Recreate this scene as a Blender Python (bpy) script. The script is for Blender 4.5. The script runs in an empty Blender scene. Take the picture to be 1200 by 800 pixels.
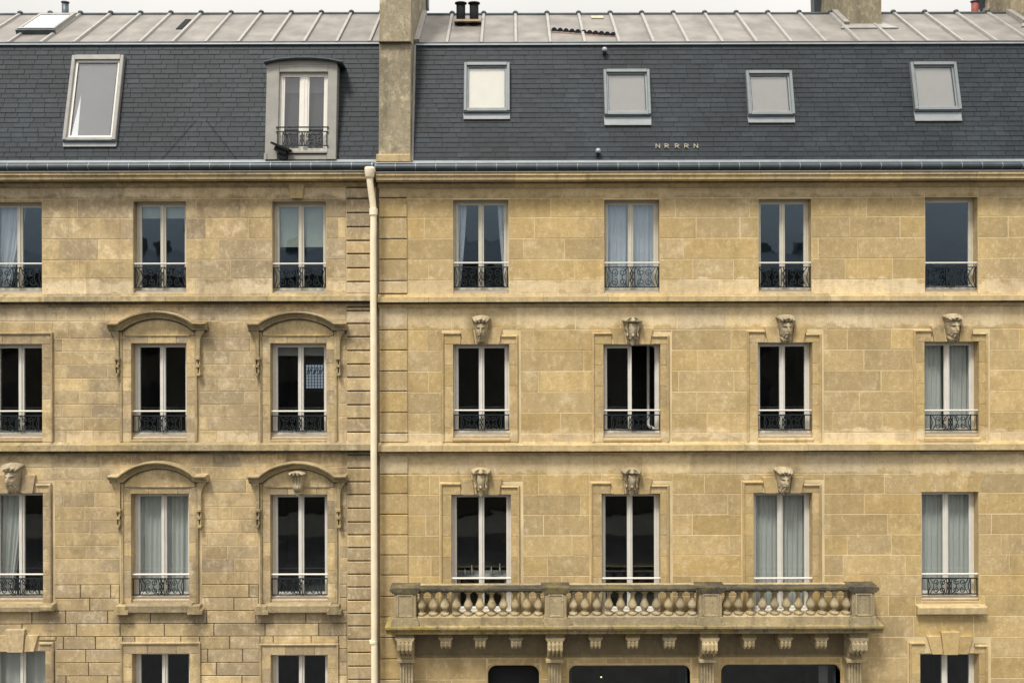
import bpy, math, random
from mathutils import Matrix, Vector
random.seed(7)
scene = bpy.context.scene
COL = scene.collection
R = math.radians

# ------------------------------------------------------------------ camera, sky, sun, exposure
F = 1040.0; HZ = 300.0; DIST = 20.0; CZ = 12.5; ROLL = 0.0028
cd = bpy.data.cameras.new('camera'); cam = bpy.data.objects.new('camera', cd); COL.objects.link(cam)
cam.matrix_world = Matrix.Translation((0, -DIST, CZ)) @ Matrix.Rotation(R(90), 4, 'X') @ Matrix.Rotation(-ROLL, 4, 'Z')
cd.sensor_width = 36; cd.sensor_fit = 'HORIZONTAL'; cd.lens = F / 1200 * 36
cd.shift_y = -(400 - HZ) / 1200; cd.clip_start = 0.05; cd.clip_end = 3000
scene.camera = cam

SUN_EL, SUN_AZ = 60, -30         # azimuth: degrees to the left of the camera's back
sd = bpy.data.lights.new('sun', 'SUN'); sd.energy = 2.7; sd.angle = R(11); sd.color = (1.0, 0.95, 0.86)
sun = bpy.data.objects.new('sun', sd); COL.objects.link(sun)
dv = Vector((math.sin(R(SUN_AZ)) * math.cos(R(SUN_EL)), -math.cos(R(SUN_AZ)) * math.cos(R(SUN_EL)), math.sin(R(SUN_EL))))
sun.rotation_euler = dv.to_track_quat('Z', 'Y').to_euler()
sun.location = (0, -30, 60)

w = bpy.data.worlds.new('World'); scene.world = w; w.use_nodes = True
nt = w.node_tree; nt.nodes.clear()
out = nt.nodes.new('ShaderNodeOutputWorld')
sky = nt.nodes.new('ShaderNodeTexSky'); sky.sky_type = 'NISHITA'; sky.sun_disc = False
sky.sun_elevation = R(SUN_EL); sky.sun_rotation = R(180 + SUN_AZ)
b1 = nt.nodes.new('ShaderNodeBackground'); b1.inputs[1].default_value = 0.05
nt.links.new(sky.outputs[0], b1.inputs[0])
# the cloud deck: an even overcast, brighter overhead (1 + 2 sin elevation) / 3
tc = nt.nodes.new('ShaderNodeTexCoord'); sp = nt.nodes.new('ShaderNodeSeparateXYZ')
nt.links.new(tc.outputs['Generated'], sp.inputs[0])
mx = nt.nodes.new('ShaderNodeMath'); mx.operation = 'MAXIMUM'; mx.inputs[1].default_value = 0
nt.links.new(sp.outputs[2], mx.inputs[0])
m2 = nt.nodes.new('ShaderNodeMath'); m2.operation = 'MULTIPLY_ADD'; m2.inputs[1].default_value = 1.75; m2.inputs[2].default_value = 0.27
nt.links.new(mx.outputs[0], m2.inputs[0])
cn = nt.nodes.new('ShaderNodeTexNoise'); cn.inputs['Scale'].default_value = 2.2; cn.inputs['Detail'].default_value = 5
nt.links.new(tc.outputs['Generated'], cn.inputs['Vector'])
cm = nt.nodes.new('ShaderNodeMapRange'); cm.inputs['From Min'].default_value = .3; cm.inputs['From Max'].default_value = .7
cm.inputs['To Min'].default_value = .88; cm.inputs['To Max'].default_value = 1.06
nt.links.new(cn.outputs[0], cm.inputs[0])
m3 = nt.nodes.new('ShaderNodeMath'); m3.operation = 'MULTIPLY'
nt.links.new(m2.outputs[0], m3.inputs[0]); nt.links.new(cm.outputs[0], m3.inputs[1])
b2 = nt.nodes.new('ShaderNodeBackground'); b2.inputs[0].default_value = (1.0, 0.97, 0.915, 1)
nt.links.new(m3.outputs[0], b2.inputs[1])
ad = nt.nodes.new('ShaderNodeMixShader'); ad.inputs[0].default_value = 0.93
nt.links.new(b1.outputs[0], ad.inputs[1]); nt.links.new(b2.outputs[0], ad.inputs[2]); nt.links.new(ad.outputs[0], out.inputs[0])

scene.view_settings.view_transform = 'Standard'; scene.view_settings.look = 'None'
scene.view_settings.exposure = 0.5; scene.view_settings.gamma = 1
scene.render.engine = 'CYCLES'
scene.cycles.max_bounces = 6; scene.cycles.transparent_max_bounces = 8

# ------------------------------------------------------------------ measuring: photograph pixel -> point at depth Y
def P(px, py, Y=0.0):
    u = px - 600; v = HZ - py
    du = u + ROLL * v; d = v - ROLL * u
    k = (DIST + Y) / F
    return du * k, CZ + d * k
def X(px, Y=0.0, py=400): return P(px, py, Y)[0]
def Z(py, px=600, Y=0.0): return P(px, py, Y)[1]
def on_plane(px, py, Y0, Z0, t):      # plane Y = Y0 + t (Z - Z0)
    u = px - 600; v = HZ - py
    du = u + ROLL * v; d = v - ROLL * u
    k = (DIST + Y0 + t * (CZ - Z0)) / (F - t * d)
    return du * k, -DIST + F * k, CZ + d * k

# ------------------------------------------------------------------ materials
def mat(name, color=(.5, .5, .5), rough=.6, metal=0.0, noise=0.0, nscale=8.0, bump=0.0, bscale=30.0, stretch=(1, 1, 1), spec=.5):
    m = bpy.data.materials.new(name); m.use_nodes = True
    n = m.node_tree; b = n.nodes['Principled BSDF']
    b.inputs['Roughness'].default_value = rough; b.inputs['Metallic'].default_value = metal
    b.inputs['Specular IOR Level'].default_value = spec
    b.inputs['Base Color'].default_value = (*color, 1)
    if noise or bump:
        g = n.nodes.new('ShaderNodeNewGeometry')
        mp = n.nodes.new('ShaderNodeMapping'); mp.inputs['Scale'].default_value = stretch
        n.links.new(g.outputs['Position'], mp.inputs[0])
    if noise:
        t = n.nodes.new('ShaderNodeTexNoise'); t.inputs['Scale'].default_value = nscale; t.inputs['Detail'].default_value = 6
        n.links.new(mp.outputs[0], t.inputs['Vector'])
        r = n.nodes.new('ShaderNodeMapRange'); r.inputs['From Min'].default_value = .3; r.inputs['From Max'].default_value = .7
        r.inputs['To Min'].default_value = 1 - noise; r.inputs['To Max'].default_value = 1 + noise
        n.links.new(t.outputs[0], r.inputs[0])
        v = n.nodes.new('ShaderNodeVectorMath'); v.operation = 'SCALE'; v.inputs[0].default_value = color
        n.links.new(r.outputs[0], v.inputs['Scale']); n.links.new(v.outputs[0], b.inputs['Base Color'])
    if bump:
        t = n.nodes.new('ShaderNodeTexNoise'); t.inputs['Scale'].default_value = bscale; t.inputs['Detail'].default_value = 5
        n.links.new(mp.outputs[0], t.inputs['Vector'])
        bp = n.nodes.new('ShaderNodeBump'); bp.inputs['Strength'].default_value = bump; bp.inputs['Distance'].default_value = .02
        n.links.new(t.outputs[0], bp.inputs['Height']); n.links.new(bp.outputs[0], b.inputs['Normal'])
    return m

def stone(name, base, alt, pale, soot, var=.12, mottle=.5, streak=.5, specks=.5, bands=(), moss=0.0, palemix=.8, grime=(), spots=()):
    """limestone: per-block tone, patches, run-off streaks, specks, washed bands under the string courses"""
    m = bpy.data.materials.new(name); m.use_nodes = True
    n = m.node_tree; N = n.nodes.new; L = n.links.new; b = n.nodes['Principled BSDF']
    b.inputs['Roughness'].default_value = .85; b.inputs['Specular IOR Level'].default_value = .2
    g = N('ShaderNodeNewGeometry'); pos = g.outputs['Position']
    def noise(scale, detail=5, stretch=None, rough=.5, off=0):
        t = N('ShaderNodeTexNoise'); t.inputs['Scale'].default_value = scale; t.inputs['Detail'].default_value = detail
        t.inputs['Roughness'].default_value = rough
        mp = N('ShaderNodeMapping'); mp.inputs['Scale'].default_value = stretch or (1, 1, 1); mp.inputs['Location'].default_value = (off, off * .7, off * .3)
        L(pos, mp.inputs[0]); L(mp.outputs[0], t.inputs['Vector'])
        return t.outputs[0]
    def rng(v, a, c, lo, hi):
        r = N('ShaderNodeMapRange'); r.inputs['From Min'].default_value = a; r.inputs['From Max'].default_value = c
        r.inputs['To Min'].default_value = lo; r.inputs['To Max'].default_value = hi; L(v, r.inputs[0]); return r.outputs[0]
    def mix(f, a, c, mode='MIX'):
        x = N('ShaderNodeMix'); x.data_type = 'RGBA'; x.blend_type = mode
        if isinstance(f, float): x.inputs[0].default_value = f
        else: L(f, x.inputs[0])
        for s, i in ((a, 6), (c, 7)):
            if isinstance(s, tuple): x.inputs[i].default_value = (*s, 1)
            else: L(s, x.inputs[i])
        return x.outputs[2]
    def mth(op, a, c):
        x = N('ShaderNodeMath'); x.operation = op
        for s, i in ((a, 0), (c, 1)):
            if isinstance(s, (int, float)): x.inputs[i].default_value = s
            else: L(s, x.inputs[i])
        return x.outputs[0]
    oi = N('ShaderNodeObjectInfo').outputs['Random']
    wn = N('ShaderNodeTexWhiteNoise'); wn.noise_dimensions = '1D'; L(oi, wn.inputs['W'])
    c = mix(rng(wn.outputs['Value'], .3, 1, 0, .85), base, alt)
    c = mix(rng(noise(.55, 4), .42, .62, 0, mottle), c, alt)
    c = mix(rng(noise(1.9, 6, off=9), .52, .72, 0, mottle * .9), c, tuple(x * .74 for x in alt))
    c = mix(rng(noise(2.7, 6, off=4, rough=.65), .56, .70, 0, mottle * .8), c, pale)
    sx = N('ShaderNodeSeparateXYZ'); L(pos, sx.inputs[0]); zz = sx.outputs[2]
    edge = mth('MULTIPLY', mth('SUBTRACT', noise(3.0, 5, (1, 1, 1.5), .6, 2), .5), .55)
    zn = mth('ADD', zz, edge)
    for zc, hw, amt in bands:
        f = rng(mth('ABSOLUTE', mth('SUBTRACT', zn, zc), 0), hw, hw + .06, amt * palemix, 0)
        c = mix(f, c, pale)
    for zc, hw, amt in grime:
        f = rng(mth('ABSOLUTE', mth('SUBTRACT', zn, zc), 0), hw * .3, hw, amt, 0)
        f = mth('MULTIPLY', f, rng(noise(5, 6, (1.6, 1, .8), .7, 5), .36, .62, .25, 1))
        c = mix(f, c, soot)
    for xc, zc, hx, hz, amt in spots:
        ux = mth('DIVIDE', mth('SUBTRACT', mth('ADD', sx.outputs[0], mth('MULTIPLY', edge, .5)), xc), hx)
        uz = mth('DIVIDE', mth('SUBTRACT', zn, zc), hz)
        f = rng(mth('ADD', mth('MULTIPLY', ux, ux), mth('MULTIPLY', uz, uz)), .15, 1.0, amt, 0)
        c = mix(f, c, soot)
    st = rng(noise(1.0, 6, (4.5, 4.5, .32), .6, 1), .50, .74, 0, streak)
    c = mix(st, c, tuple((x + y) * .5 for x, y in zip(alt, soot)))
    if moss:
        c = mix(rng(noise(1.6, 6, (1, 1, 2.2), .7, 12), .46, .62, 0, moss), c, (.30, .235, .07))
        c = mix(rng(noise(3.2, 6, (2.0, 1, 1.2), .75, 15), .5, .64, 0, moss * .9), c, soot)
    # soot specks and pores
    c = mix(rng(noise(17, 5, None, .7, 3), .60, .70, 0, specks), c, soot)
    c = mix(rng(noise(60, 3, None, .6, 3), .35, .65, .0, .22), c, tuple(x * .5 for x in base))
    c = mix(rng(noise(8, 8, None, .75, 31), .44, .62, .0, .30), c, tuple(x * .66 for x in alt))
    c = mix(rng(noise(11, 8, (1, 1, .6), .75, 41), .52, .68, .0, .45), c, pale)
    hsv = N('ShaderNodeHueSaturation'); L(c, hsv.inputs['Color'])
    L(rng(oi, 0, 1, 1 - var, 1 + var), hsv.inputs['Value'])
    L(rng(wn.outputs['Value'], 0, 1, 1.04, .90), hsv.inputs['Saturation'])
    L(hsv.outputs[0], b.inputs['Base Color'])
    bp = N('ShaderNodeBump'); bp.inputs['Strength'].default_value = .7; bp.inputs['Distance'].default_value = .014
    L(mth('ADD', noise(22, 7, None, .7, 0), mth('MULTIPLY', noise(3, 4), 1.2)), bp.inputs['Height']); L(bp.outputs[0], b.inputs['Normal'])
    return m

zR1, zR2, zRc = Z(353, 820), Z(526, 820), Z(213, 820)
zL1, zL2, zLc = Z(353, 220), Z(526, 220), Z(213, 220)
bR = [(zR1 - .30, .22, 1), (zR2 - .30, .22, .9), (zRc - .12, .20, .8), (zR1 + .30, .15, 1), (zR2 + .27, .12, 1)]
bL = [(zL1 - .26, .18, .55), (zL2 - .3, .2, .4), (zLc - .14, .16, .75), (zL1 + .3, .12, .7), (zL2 + .24, .1, .6)]
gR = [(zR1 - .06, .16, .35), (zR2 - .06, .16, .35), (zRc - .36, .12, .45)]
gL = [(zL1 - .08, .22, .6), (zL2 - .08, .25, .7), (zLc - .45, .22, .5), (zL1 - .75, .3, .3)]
M = {}
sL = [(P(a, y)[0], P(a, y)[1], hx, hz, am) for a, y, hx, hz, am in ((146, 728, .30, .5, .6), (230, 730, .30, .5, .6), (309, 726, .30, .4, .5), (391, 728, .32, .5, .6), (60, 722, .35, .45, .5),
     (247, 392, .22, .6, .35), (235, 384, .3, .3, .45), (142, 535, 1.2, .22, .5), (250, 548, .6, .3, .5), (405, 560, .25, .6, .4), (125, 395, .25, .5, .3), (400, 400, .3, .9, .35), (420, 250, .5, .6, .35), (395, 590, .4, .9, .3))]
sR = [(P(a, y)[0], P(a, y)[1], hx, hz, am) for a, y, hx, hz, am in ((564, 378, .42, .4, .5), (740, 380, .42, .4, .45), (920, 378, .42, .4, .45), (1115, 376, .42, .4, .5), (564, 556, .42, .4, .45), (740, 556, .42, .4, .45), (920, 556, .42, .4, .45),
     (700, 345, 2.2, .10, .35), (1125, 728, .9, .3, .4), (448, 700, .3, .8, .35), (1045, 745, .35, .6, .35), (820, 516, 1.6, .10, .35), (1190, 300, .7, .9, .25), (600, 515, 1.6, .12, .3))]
M['stoneR'] = stone('limestone_honey', (.55, .405, .192), (.45, .325, .150), (.74, .60, .38), (.13, .10, .06), .12, .65, .35, .35, bR, grime=gR, spots=sR)
M['stoneL'] = stone('limestone_weathered', (.62, .475, .255), (.36, .270, .155), (.77, .63, .42), (.09, .072, .05), .14, .8, .55, .7, bL, grime=gL, spots=sL)
M['trimR'] = stone('limestone_trim', (.55, .425, .22), (.42, .315, .16), (.66, .55, .36), (.08, .065, .042), .08, .6, .75, .7)
M['trimL'] = stone('limestone_trim_weathered', (.47, .365, .19), (.30, .235, .13), (.62, .50, .31), (.05, .042, .03), .14, .9, 1., 1.)
M['carve'] = stone('limestone_carved', (.47, .39, .25), (.34, .275, .175), (.62, .53, .37), (.05, .042, .03), .07, .8, .7, 1.)
M['mossy'] = stone('limestone_lichen', (.44, .345, .175), (.31, .245, .13), (.46, .37, .22), (.045, .042, .028), .10, .7, 1., .9, moss=.85)
M['soot_shadow'] = stone('limestone_soot_shadow', (.13, .11, .078), (.055, .05, .04), (.22, .185, .13), (.025, .024, .02), .08, .9, .9, 1., moss=.4)  # soot on the copings, painted shadow lines under the mouldings
M['balu'] = stone('limestone_baluster', (.47, .375, .215), (.33, .265, .155), (.60, .50, .33), (.055, .048, .034), .14, .8, .9, 1.)
M['frieze'] = stone('limestone_frieze_shaded', (.28, .22, .125), (.20, .16, .095), (.34, .27, .165), (.07, .06, .04), .05, .6, .5, .6)  # darkened stone: shade of the slab painted into the colour, plus grime
M['mortarR'] = mat('mortar_pale', (.62, .495, .285), .9, noise=.22, nscale=1.3)
M['mortarL'] = mat('mortar_cream', (.54, .42, .245), .9, noise=.25, nscale=1.6)
M['mortarD'] = mat('mortar_recessed', (.10, .075, .045), .9, noise=.25, nscale=6)
M['chim'] = stone('roughcast_render', (.46, .385, .24), (.21, .18, .125), (.60, .51, .34), (.06, .055, .045), .03, 1., .9, 1.)
M['frame'] = mat('painted_window_frame', (.56, .52, .43), .45, noise=.06, nscale=5)
M['frameW'] = mat('white_window_frame', (.66, .635, .585), .4, noise=.05, nscale=5)
M['rail'] = mat('white_rail', (.60, .57, .52), .4)
M['iron'] = mat('wrought_iron', (.018, .024, .028), .5, .3)
M['sillc'] = mat('bracket_cream', (.42, .37, .27), .7)
M['sill'] = mat('sill_wood', (.42, .33, .22), .7, noise=.15, nscale=9)
M['pipe'] = mat('cream_pipe_paint', (.84, .74, .54), .5, noise=.09, nscale=2.5)
M['zinc'] = mat('weathered_zinc', (.172, .158, .143), .66, .0, noise=.28, nscale=2.0, bump=.25, bscale=5)
M['zincR'] = mat('zinc_batten', (.27, .26, .245), .55, .2, noise=.12, nscale=6)
M['zincL'] = mat('pale_zinc_flashing', (.27, .30, .32), .5, .3, noise=.1, nscale=5)
M['zincD'] = mat('dark_zinc', (.07, .088, .10), .45, .4, noise=.25, nscale=4)
M['gut'] = mat('gutter_zinc', (.038, .050, .058), .5, .3, noise=.25, nscale=4, bump=.1, bscale=10)
M['dorm'] = mat('dormer_painted_zinc', (.27, .26, .235), .6, .05, noise=.1, nscale=4, bump=.1, bscale=6)
M['skyf'] = mat('skylight_aluminium', (.20, .22, .225), .45, .3, noise=.08, nscale=5)
M['black'] = mat('black_painted_metal', (.012, .014, .015), .8, spec=.15)
M['terra'] = mat('terracotta', (.25, .10, .06), .8, noise=.2)
M['red'] = mat('red_clay_pot', (.22, .055, .045), .7, noise=.2)
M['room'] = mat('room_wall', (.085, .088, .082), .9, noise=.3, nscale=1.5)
M['blindW'] = mat('white_blind', (.70, .68, .62), .8, noise=.03)
M['blindG'] = mat('grey_blind', (.26, .255, .245), .8, noise=.04)
M['inside'] = mat('skylight_inside', (.17, .17, .18), .8, noise=.15, nscale=1)
M['blindS'] = mat('pale_green_blind', (.52, .55, .49), .85, noise=.04)
M['ground'] = mat('asphalt', (.05, .05, .052), .9, noise=.2, nscale=2, bump=.3)
M['pave'] = mat('granite_pavement', (.24, .225, .20), .85, noise=.15, nscale=3)
M['oppo'] = mat('opposite_render', (.07, .062, .05), .9, noise=.2, nscale=1)
M['opporoof'] = mat('opposite_roof', (.045, .05, .055), .8, noise=.2, nscale=1)
M['bottle'] = mat('bottle_glass', (.55, .56, .52), .15)
M['table'] = mat('white_table', (.45, .44, .42), .6)

def slate_mat():
    m = bpy.data.materials.new('slate'); m.use_nodes = True
    n = m.node_tree; b = n.nodes['Principled BSDF']; N = n.nodes.new; L = n.links.new
    b.inputs['Roughness'].default_value = .62; b.inputs['Specular IOR Level'].default_value = .35
    a = N('ShaderNodeAttribute'); a.attribute_name = 'tone'
    g = N('ShaderNodeNewGeometry'); t = N('ShaderNodeTexNoise'); t.inputs['Scale'].default_value = .8; t.inputs['Detail'].default_value = 6
    L(g.outputs['Position'], t.inputs['Vector'])
    t2 = N('ShaderNodeTexNoise'); t2.inputs['Scale'].default_value = 14; t2.inputs['Detail'].default_value = 6; L(g.outputs['Position'], t2.inputs['Vector'])
    r = N('ShaderNodeMapRange'); r.inputs['From Min'].default_value = .3; r.inputs['From Max'].default_value = .7; r.inputs['To Min'].default_value = .75; r.inputs['To Max'].default_value = 1.3
    L(t.outputs[0], r.inputs[0])
    r2 = N('ShaderNodeMapRange'); r2.inputs['From Min'].default_value = .3; r2.inputs['From Max'].default_value = .7; r2.inputs['To Min'].default_value = .75; r2.inputs['To Max'].default_value = 1.25
    L(t2.outputs[0], r2.inputs[0])
    x = N('ShaderNodeMath'); x.operation = 'MULTIPLY'; L(r.outputs[0], x.inputs[0]); L(r2.outputs[0], x.inputs[1])
    x2 = N('ShaderNodeMath'); x2.operation = 'MULTIPLY'; L(x.outputs[0], x2.inputs[0]); L(a.outputs['Fac'], x2.inputs[1])
    v = N('ShaderNodeVectorMath'); v.operation = 'SCALE'; v.inputs[0].default_value = (.0158, .0222, .0285)
    L(x2.outputs[0], v.inputs['Scale']); L(v.outputs[0], b.inputs['Base Color'])
    bp = N('ShaderNodeBump'); bp.inputs['Strength'].default_value = .3; bp.inputs['Distance'].default_value = .01
    L(t2.outputs[0], bp.inputs['Height']); L(bp.outputs[0], b.inputs['Normal'])
    return m
M['slate'] = slate_mat()
M['slateback'] = mat('slate_bed', (.018, .021, .024), .8)

def glass_mat(name, k=5.2, tint=(.58, .78, 1.0), trans=(.92, .94, .94), wob=.003):
    m = bpy.data.materials.new(name); m.use_nodes = True
    n = m.node_tree; n.nodes.clear(); N = n.nodes.new; L = n.links.new
    o = N('ShaderNodeOutputMaterial'); mixs = N('ShaderNodeMixShader')
    tr = N('ShaderNodeBsdfTransparent'); tr.inputs[0].default_value = (*trans, 1)
    gl = N('ShaderNodeBsdfGlossy'); gl.inputs['Color'].default_value = (*tint, 1); gl.inputs['Roughness'].default_value = .02
    fr = N('ShaderNodeFresnel'); fr.inputs[0].default_value = 1.5
    mu = N('ShaderNodeMath'); mu.operation = 'MULTIPLY'; mu.inputs[1].default_value = k; mu.use_clamp = True
    g0 = N('ShaderNodeNewGeometry'); iv = N('ShaderNodeMath'); iv.operation = 'SUBTRACT'; iv.inputs[0].default_value = 1; L(g0.outputs['Backfacing'], iv.inputs[1])
    m2_ = N('ShaderNodeMath'); m2_.operation = 'MULTIPLY'; L(mu.outputs[0], m2_.inputs[0]); L(iv.outputs[0], m2_.inputs[1])
    L(fr.outputs[0], mu.inputs[0]); L(m2_.outputs[0], mixs.inputs[0]); L(tr.outputs[0], mixs.inputs[1]); L(gl.outputs[0], mixs.inputs[2])
    g = N('ShaderNodeNewGeometry'); t = N('ShaderNodeTexNoise'); t.inputs['Scale'].default_value = 1.6; t.inputs['Detail'].default_value = 2
    L(g.outputs['Position'], t.inputs['Vector'])
    bp = N('ShaderNodeBump'); bp.inputs['Strength'].default_value = 1; bp.inputs['Distance'].default_value = wob
    L(t.outputs[0], bp.inputs['Height']); L(bp.outputs[0], gl.inputs['Normal'])
    L(mixs.outputs[0], o.inputs[0])
    return m
M['glass'] = glass_mat('window_glass')
M['glassN'] = glass_mat('dimmed_window_glass', 2.4, (.78, .84, .88), wob=.004)  # same glazing, reflection dimmed in the material for the darker lower windows
M['glassS'] = glass_mat('skylight_glass', 3.2, (.95, .96, 1.0), (.93, .93, .92), .004)

def cloth(name, col, trans):
    m = bpy.data.materials.new(name); m.use_nodes = True
    n = m.node_tree; n.nodes.clear(); N = n.nodes.new; L = n.links.new
    o = N('ShaderNodeOutputMaterial'); d = N('ShaderNodeBsdfDiffuse'); d.inputs[0].default_value = (*col, 1)
    t = N('ShaderNodeBsdfTransparent'); x = N('ShaderNodeMixShader'); x.inputs[0].default_value = trans
    L(d.outputs[0], x.inputs[1]); L(t.outputs[0], x.inputs[2]); L(x.outputs[0], o.inputs[0])
    return m
M['sheer'] = cloth('sheer_white_voile', (.84, .87, .92), .10)
M['curt'] = cloth('grey_green_voile', (.58, .585, .555), .08)
lm = bpy.data.materials.new('glowing_leaded_glass'); lm.use_nodes = True
e = lm.node_tree.nodes['Principled BSDF']; e.inputs['Base Color'].default_value = (.1, .12, .14, 1)
e.inputs['Emission Color'].default_value = (.62, .72, .82, 1); e.inputs['Emission Strength'].default_value = .30  # this glow stands in for daylight behind the leading
M['leaded'] = lm

# ------------------------------------------------------------------ mesh helpers
class MB:
    def __init__(s, T=None): s.v = []; s.f = []; s.mi = []; s.T = T; s.m = 0
    def add(s, vs, fs):
        o = len(s.v)
        for p in vs:
            p = Vector(p)
            s.v.append(tuple(s.T @ p) if s.T else tuple(p))
        for f in fs: s.f.append(tuple(i + o for i in f)); s.mi.append(s.m)
        return s
    def box(s, x0, x1, y0, y1, z0, z1):
        return s.add([(x0, y0, z0), (x1, y0, z0), (x1, y1, z0), (x0, y1, z0), (x0, y0, z1), (x1, y0, z1), (x1, y1, z1), (x0, y1, z1)],
                     [(0, 3, 2, 1), (4, 5, 6, 7), (0, 1, 5, 4), (1, 2, 6, 5), (2, 3, 7, 6), (3, 0, 4, 7)])
    def cbox(s, x0, x1, y0, y1, z0, z1, c=.006):     # box with chamfered front (low y)
        c = min(c, (x1 - x0) * .3, (z1 - z0) * .3)
        return s.add([(x0, y1, z0), (x1, y1, z0), (x1, y1, z1), (x0, y1, z1),
                      (x0, y0 + c, z0), (x1, y0 + c, z0), (x1, y0 + c, z1), (x0, y0 + c, z1),
                      (x0 + c, y0, z0 + c), (x1 - c, y0, z0 + c), (x1 - c, y0, z1 - c), (x0 + c, y0, z1 - c)],
                     [(8, 9, 10, 11), (4, 5, 9, 8), (5, 6, 10, 9), (6, 7, 11, 10), (7, 4, 8, 11), (0, 1, 5, 4), (1, 2, 6, 5), (2, 3, 7, 6), (3, 0, 4, 7), (0, 3, 2, 1)])
    def prism(s, poly, y0, y1):                       # polygon in x,z (counter-clockwise seen from the front)
        n = len(poly)
        vs = [(x, y0, z) for x, z in poly] + [(x, y1, z) for x, z in poly]
        fs = [tuple(range(n)), tuple(range(2 * n - 1, n - 1, -1))]
        for i in range(n): j = (i + 1) % n; fs.append((i, i + n, j + n, j))
        return s.add(vs, fs)
    def extrude_x(s, prof, x0, x1, x0b=None, x1b=None):   # profile in y,z
        n = len(prof)
        vs = [(x0, y, z) for y, z in prof] + [(x1, y, z) for y, z in prof]
        fs = [tuple(range(n)), tuple(range(2 * n - 1, n - 1, -1))]
        for i in range(n): j = (i + 1) % n; fs.append((i, i + n, j + n, j))
        return s.add(vs, fs)
    def lathe(s, cx, cy, prof, n=12):                 # profile r,z
        o = []; fs = []
        for r, z in prof:
            for k in range(n):
                a = 2 * math.pi * k / n; o.append((cx + r * math.cos(a), cy + r * math.sin(a), z))
        for i in range(len(prof) - 1):
            for k in range(n):
                k2 = (k + 1) % n; fs.append((i * n + k, i * n + k2, (i + 1) * n + k2, (i + 1) * n + k))
        fs.append(tuple(range(n - 1, -1, -1))); fs.append(tuple(range((len(prof) - 1) * n, len(prof) * n)))
        return s.add(o, fs)
    def tube(s, pts, r, n=5, flat=1.0):
        pts = [Vector(p) for p in pts]; o = []; fs = []
        for i, p in enumerate(pts):
            d = (pts[min(i + 1, len(pts) - 1)] - pts[max(i - 1, 0)]).normalized()
            up = Vector((0, 1, 0)) if abs(d.y) < .9 else Vector((1, 0, 0))
            a = d.cross(up).normalized(); b = d.cross(a).normalized()
            for k in range(n):
                t = 2 * math.pi * (k + .5) / n; o.append(p + a * math.cos(t) * r + b * math.sin(t) * r * flat)
        for i in range(len(pts) - 1):
            for k in range(n):
                k2 = (k + 1) % n; fs.append((i * n + k, i * n + k2, (i + 1) * n + k2, (i + 1) * n + k))
        fs.append(tuple(range(n - 1, -1, -1))); fs.append(tuple(range((len(pts) - 1) * n, len(pts) * n)))
        return s.add(o, fs)
    def sweep(s, path, prof):                         # path in x,z ; profile (normal offset, y), mitred
        n = len(prof); o = []; fs = []; P_ = [Vector((a, b)) for a, b in path]
        for i, p in enumerate(P_):
            d1 = (P_[i] - P_[i - 1]).normalized() if i else (P_[1] - P_[0]).normalized()
            d2 = (P_[i + 1] - P_[i]).normalized() if i < len(P_) - 1 else d1
            n1 = Vector((-d1.y, d1.x)); n2 = Vector((-d2.y, d2.x)); nn = (n1 + n2).normalized(); k = 1 / max(.5, nn.dot(n1))
            for a, y in prof: q = p + nn * a * k; o.append((q.x, y, q.y))
        for i in range(len(P_) - 1):
            for k in range(n):
                k2 = (k + 1) % n; fs.append((i * n + k, (i + 1) * n + k, (i + 1) * n + k2, i * n + k2))
        fs.append(tuple(range(n))); fs.append(tuple(range((len(P_)) * n - 1, (len(P_) - 1) * n - 1, -1)))
        return s.add(o, fs)
    def mesh(s, name, mats, smooth=False, tones=None):
        me = bpy.data.meshes.new(name); me.from_pydata(s.v, [], s.f)
        mats = mats if isinstance(mats, (list, tuple)) else [mats]
        for m in mats: me.materials.append(m)
        if len(mats) > 1: me.polygons.foreach_set('material_index', s.mi)
        if smooth: me.polygons.foreach_set('use_smooth', [True] * len(me.polygons))
        me.update(); return me
    def build(s, name, mats, parent=None, smooth=False, **kw):
        return link(name, s.mesh(name, mats, smooth), parent, **kw)

def link(name, me, parent=None, loc=None, **kw):
    o = bpy.data.objects.new(name, me); COL.objects.link(o)
    if parent is not None:
        o.parent = parent
        base = root_off.get(parent.name, Vector((0, 0, 0)))
        o.location = Vector(loc or (0, 0, 0)) - base
        root_off[o.name] = Vector(loc or (0, 0, 0))
    elif loc: o.location = loc; root_off[o.name] = Vector(loc)
    for k, v in kw.items(): o[k] = v
    return o
root_off = {}
def thing(name, label, cat, loc=(0, 0, 0), group=None):
    o = bpy.data.objects.new(name, None); COL.objects.link(o); o.location = loc; o.empty_display_size = .2
    root_off[o.name] = Vector(loc); o['label'] = label; o['category'] = cat
    if group: o['group'] = group
    return o
def grp(name, parent):                               # a part that only gathers sub-parts
    o = bpy.data.objects.new(name, None); COL.objects.link(o); o.parent = parent
    o.location = -root_off.get(parent.name, Vector((0, 0, 0))); root_off[o.name] = Vector((0, 0, 0)); o.empty_display_size = .1
    return o
def frame_T(Y0, Z0, a):                              # leaning frame: local z runs up the slope, local -y stands off it
    return Matrix(((1, 0, 0, 0), (0, math.cos(a), math.sin(a), Y0), (0, -math.sin(a), math.cos(a), Z0), (0, 0, 0, 1)))

# ------------------------------------------------------------------ the street
MB().box(-60, 60, -40, 30, -.3, 0).build('street', M['ground'], kind='structure')
MB().box(-60, 60, -3.2, -.02, .004, .14).build('pavement', M['pave'], kind='structure')
MB().box(-60, 60, -22.0, -19, .004, .14).build('pavement', M['pave'], kind='structure')

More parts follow.
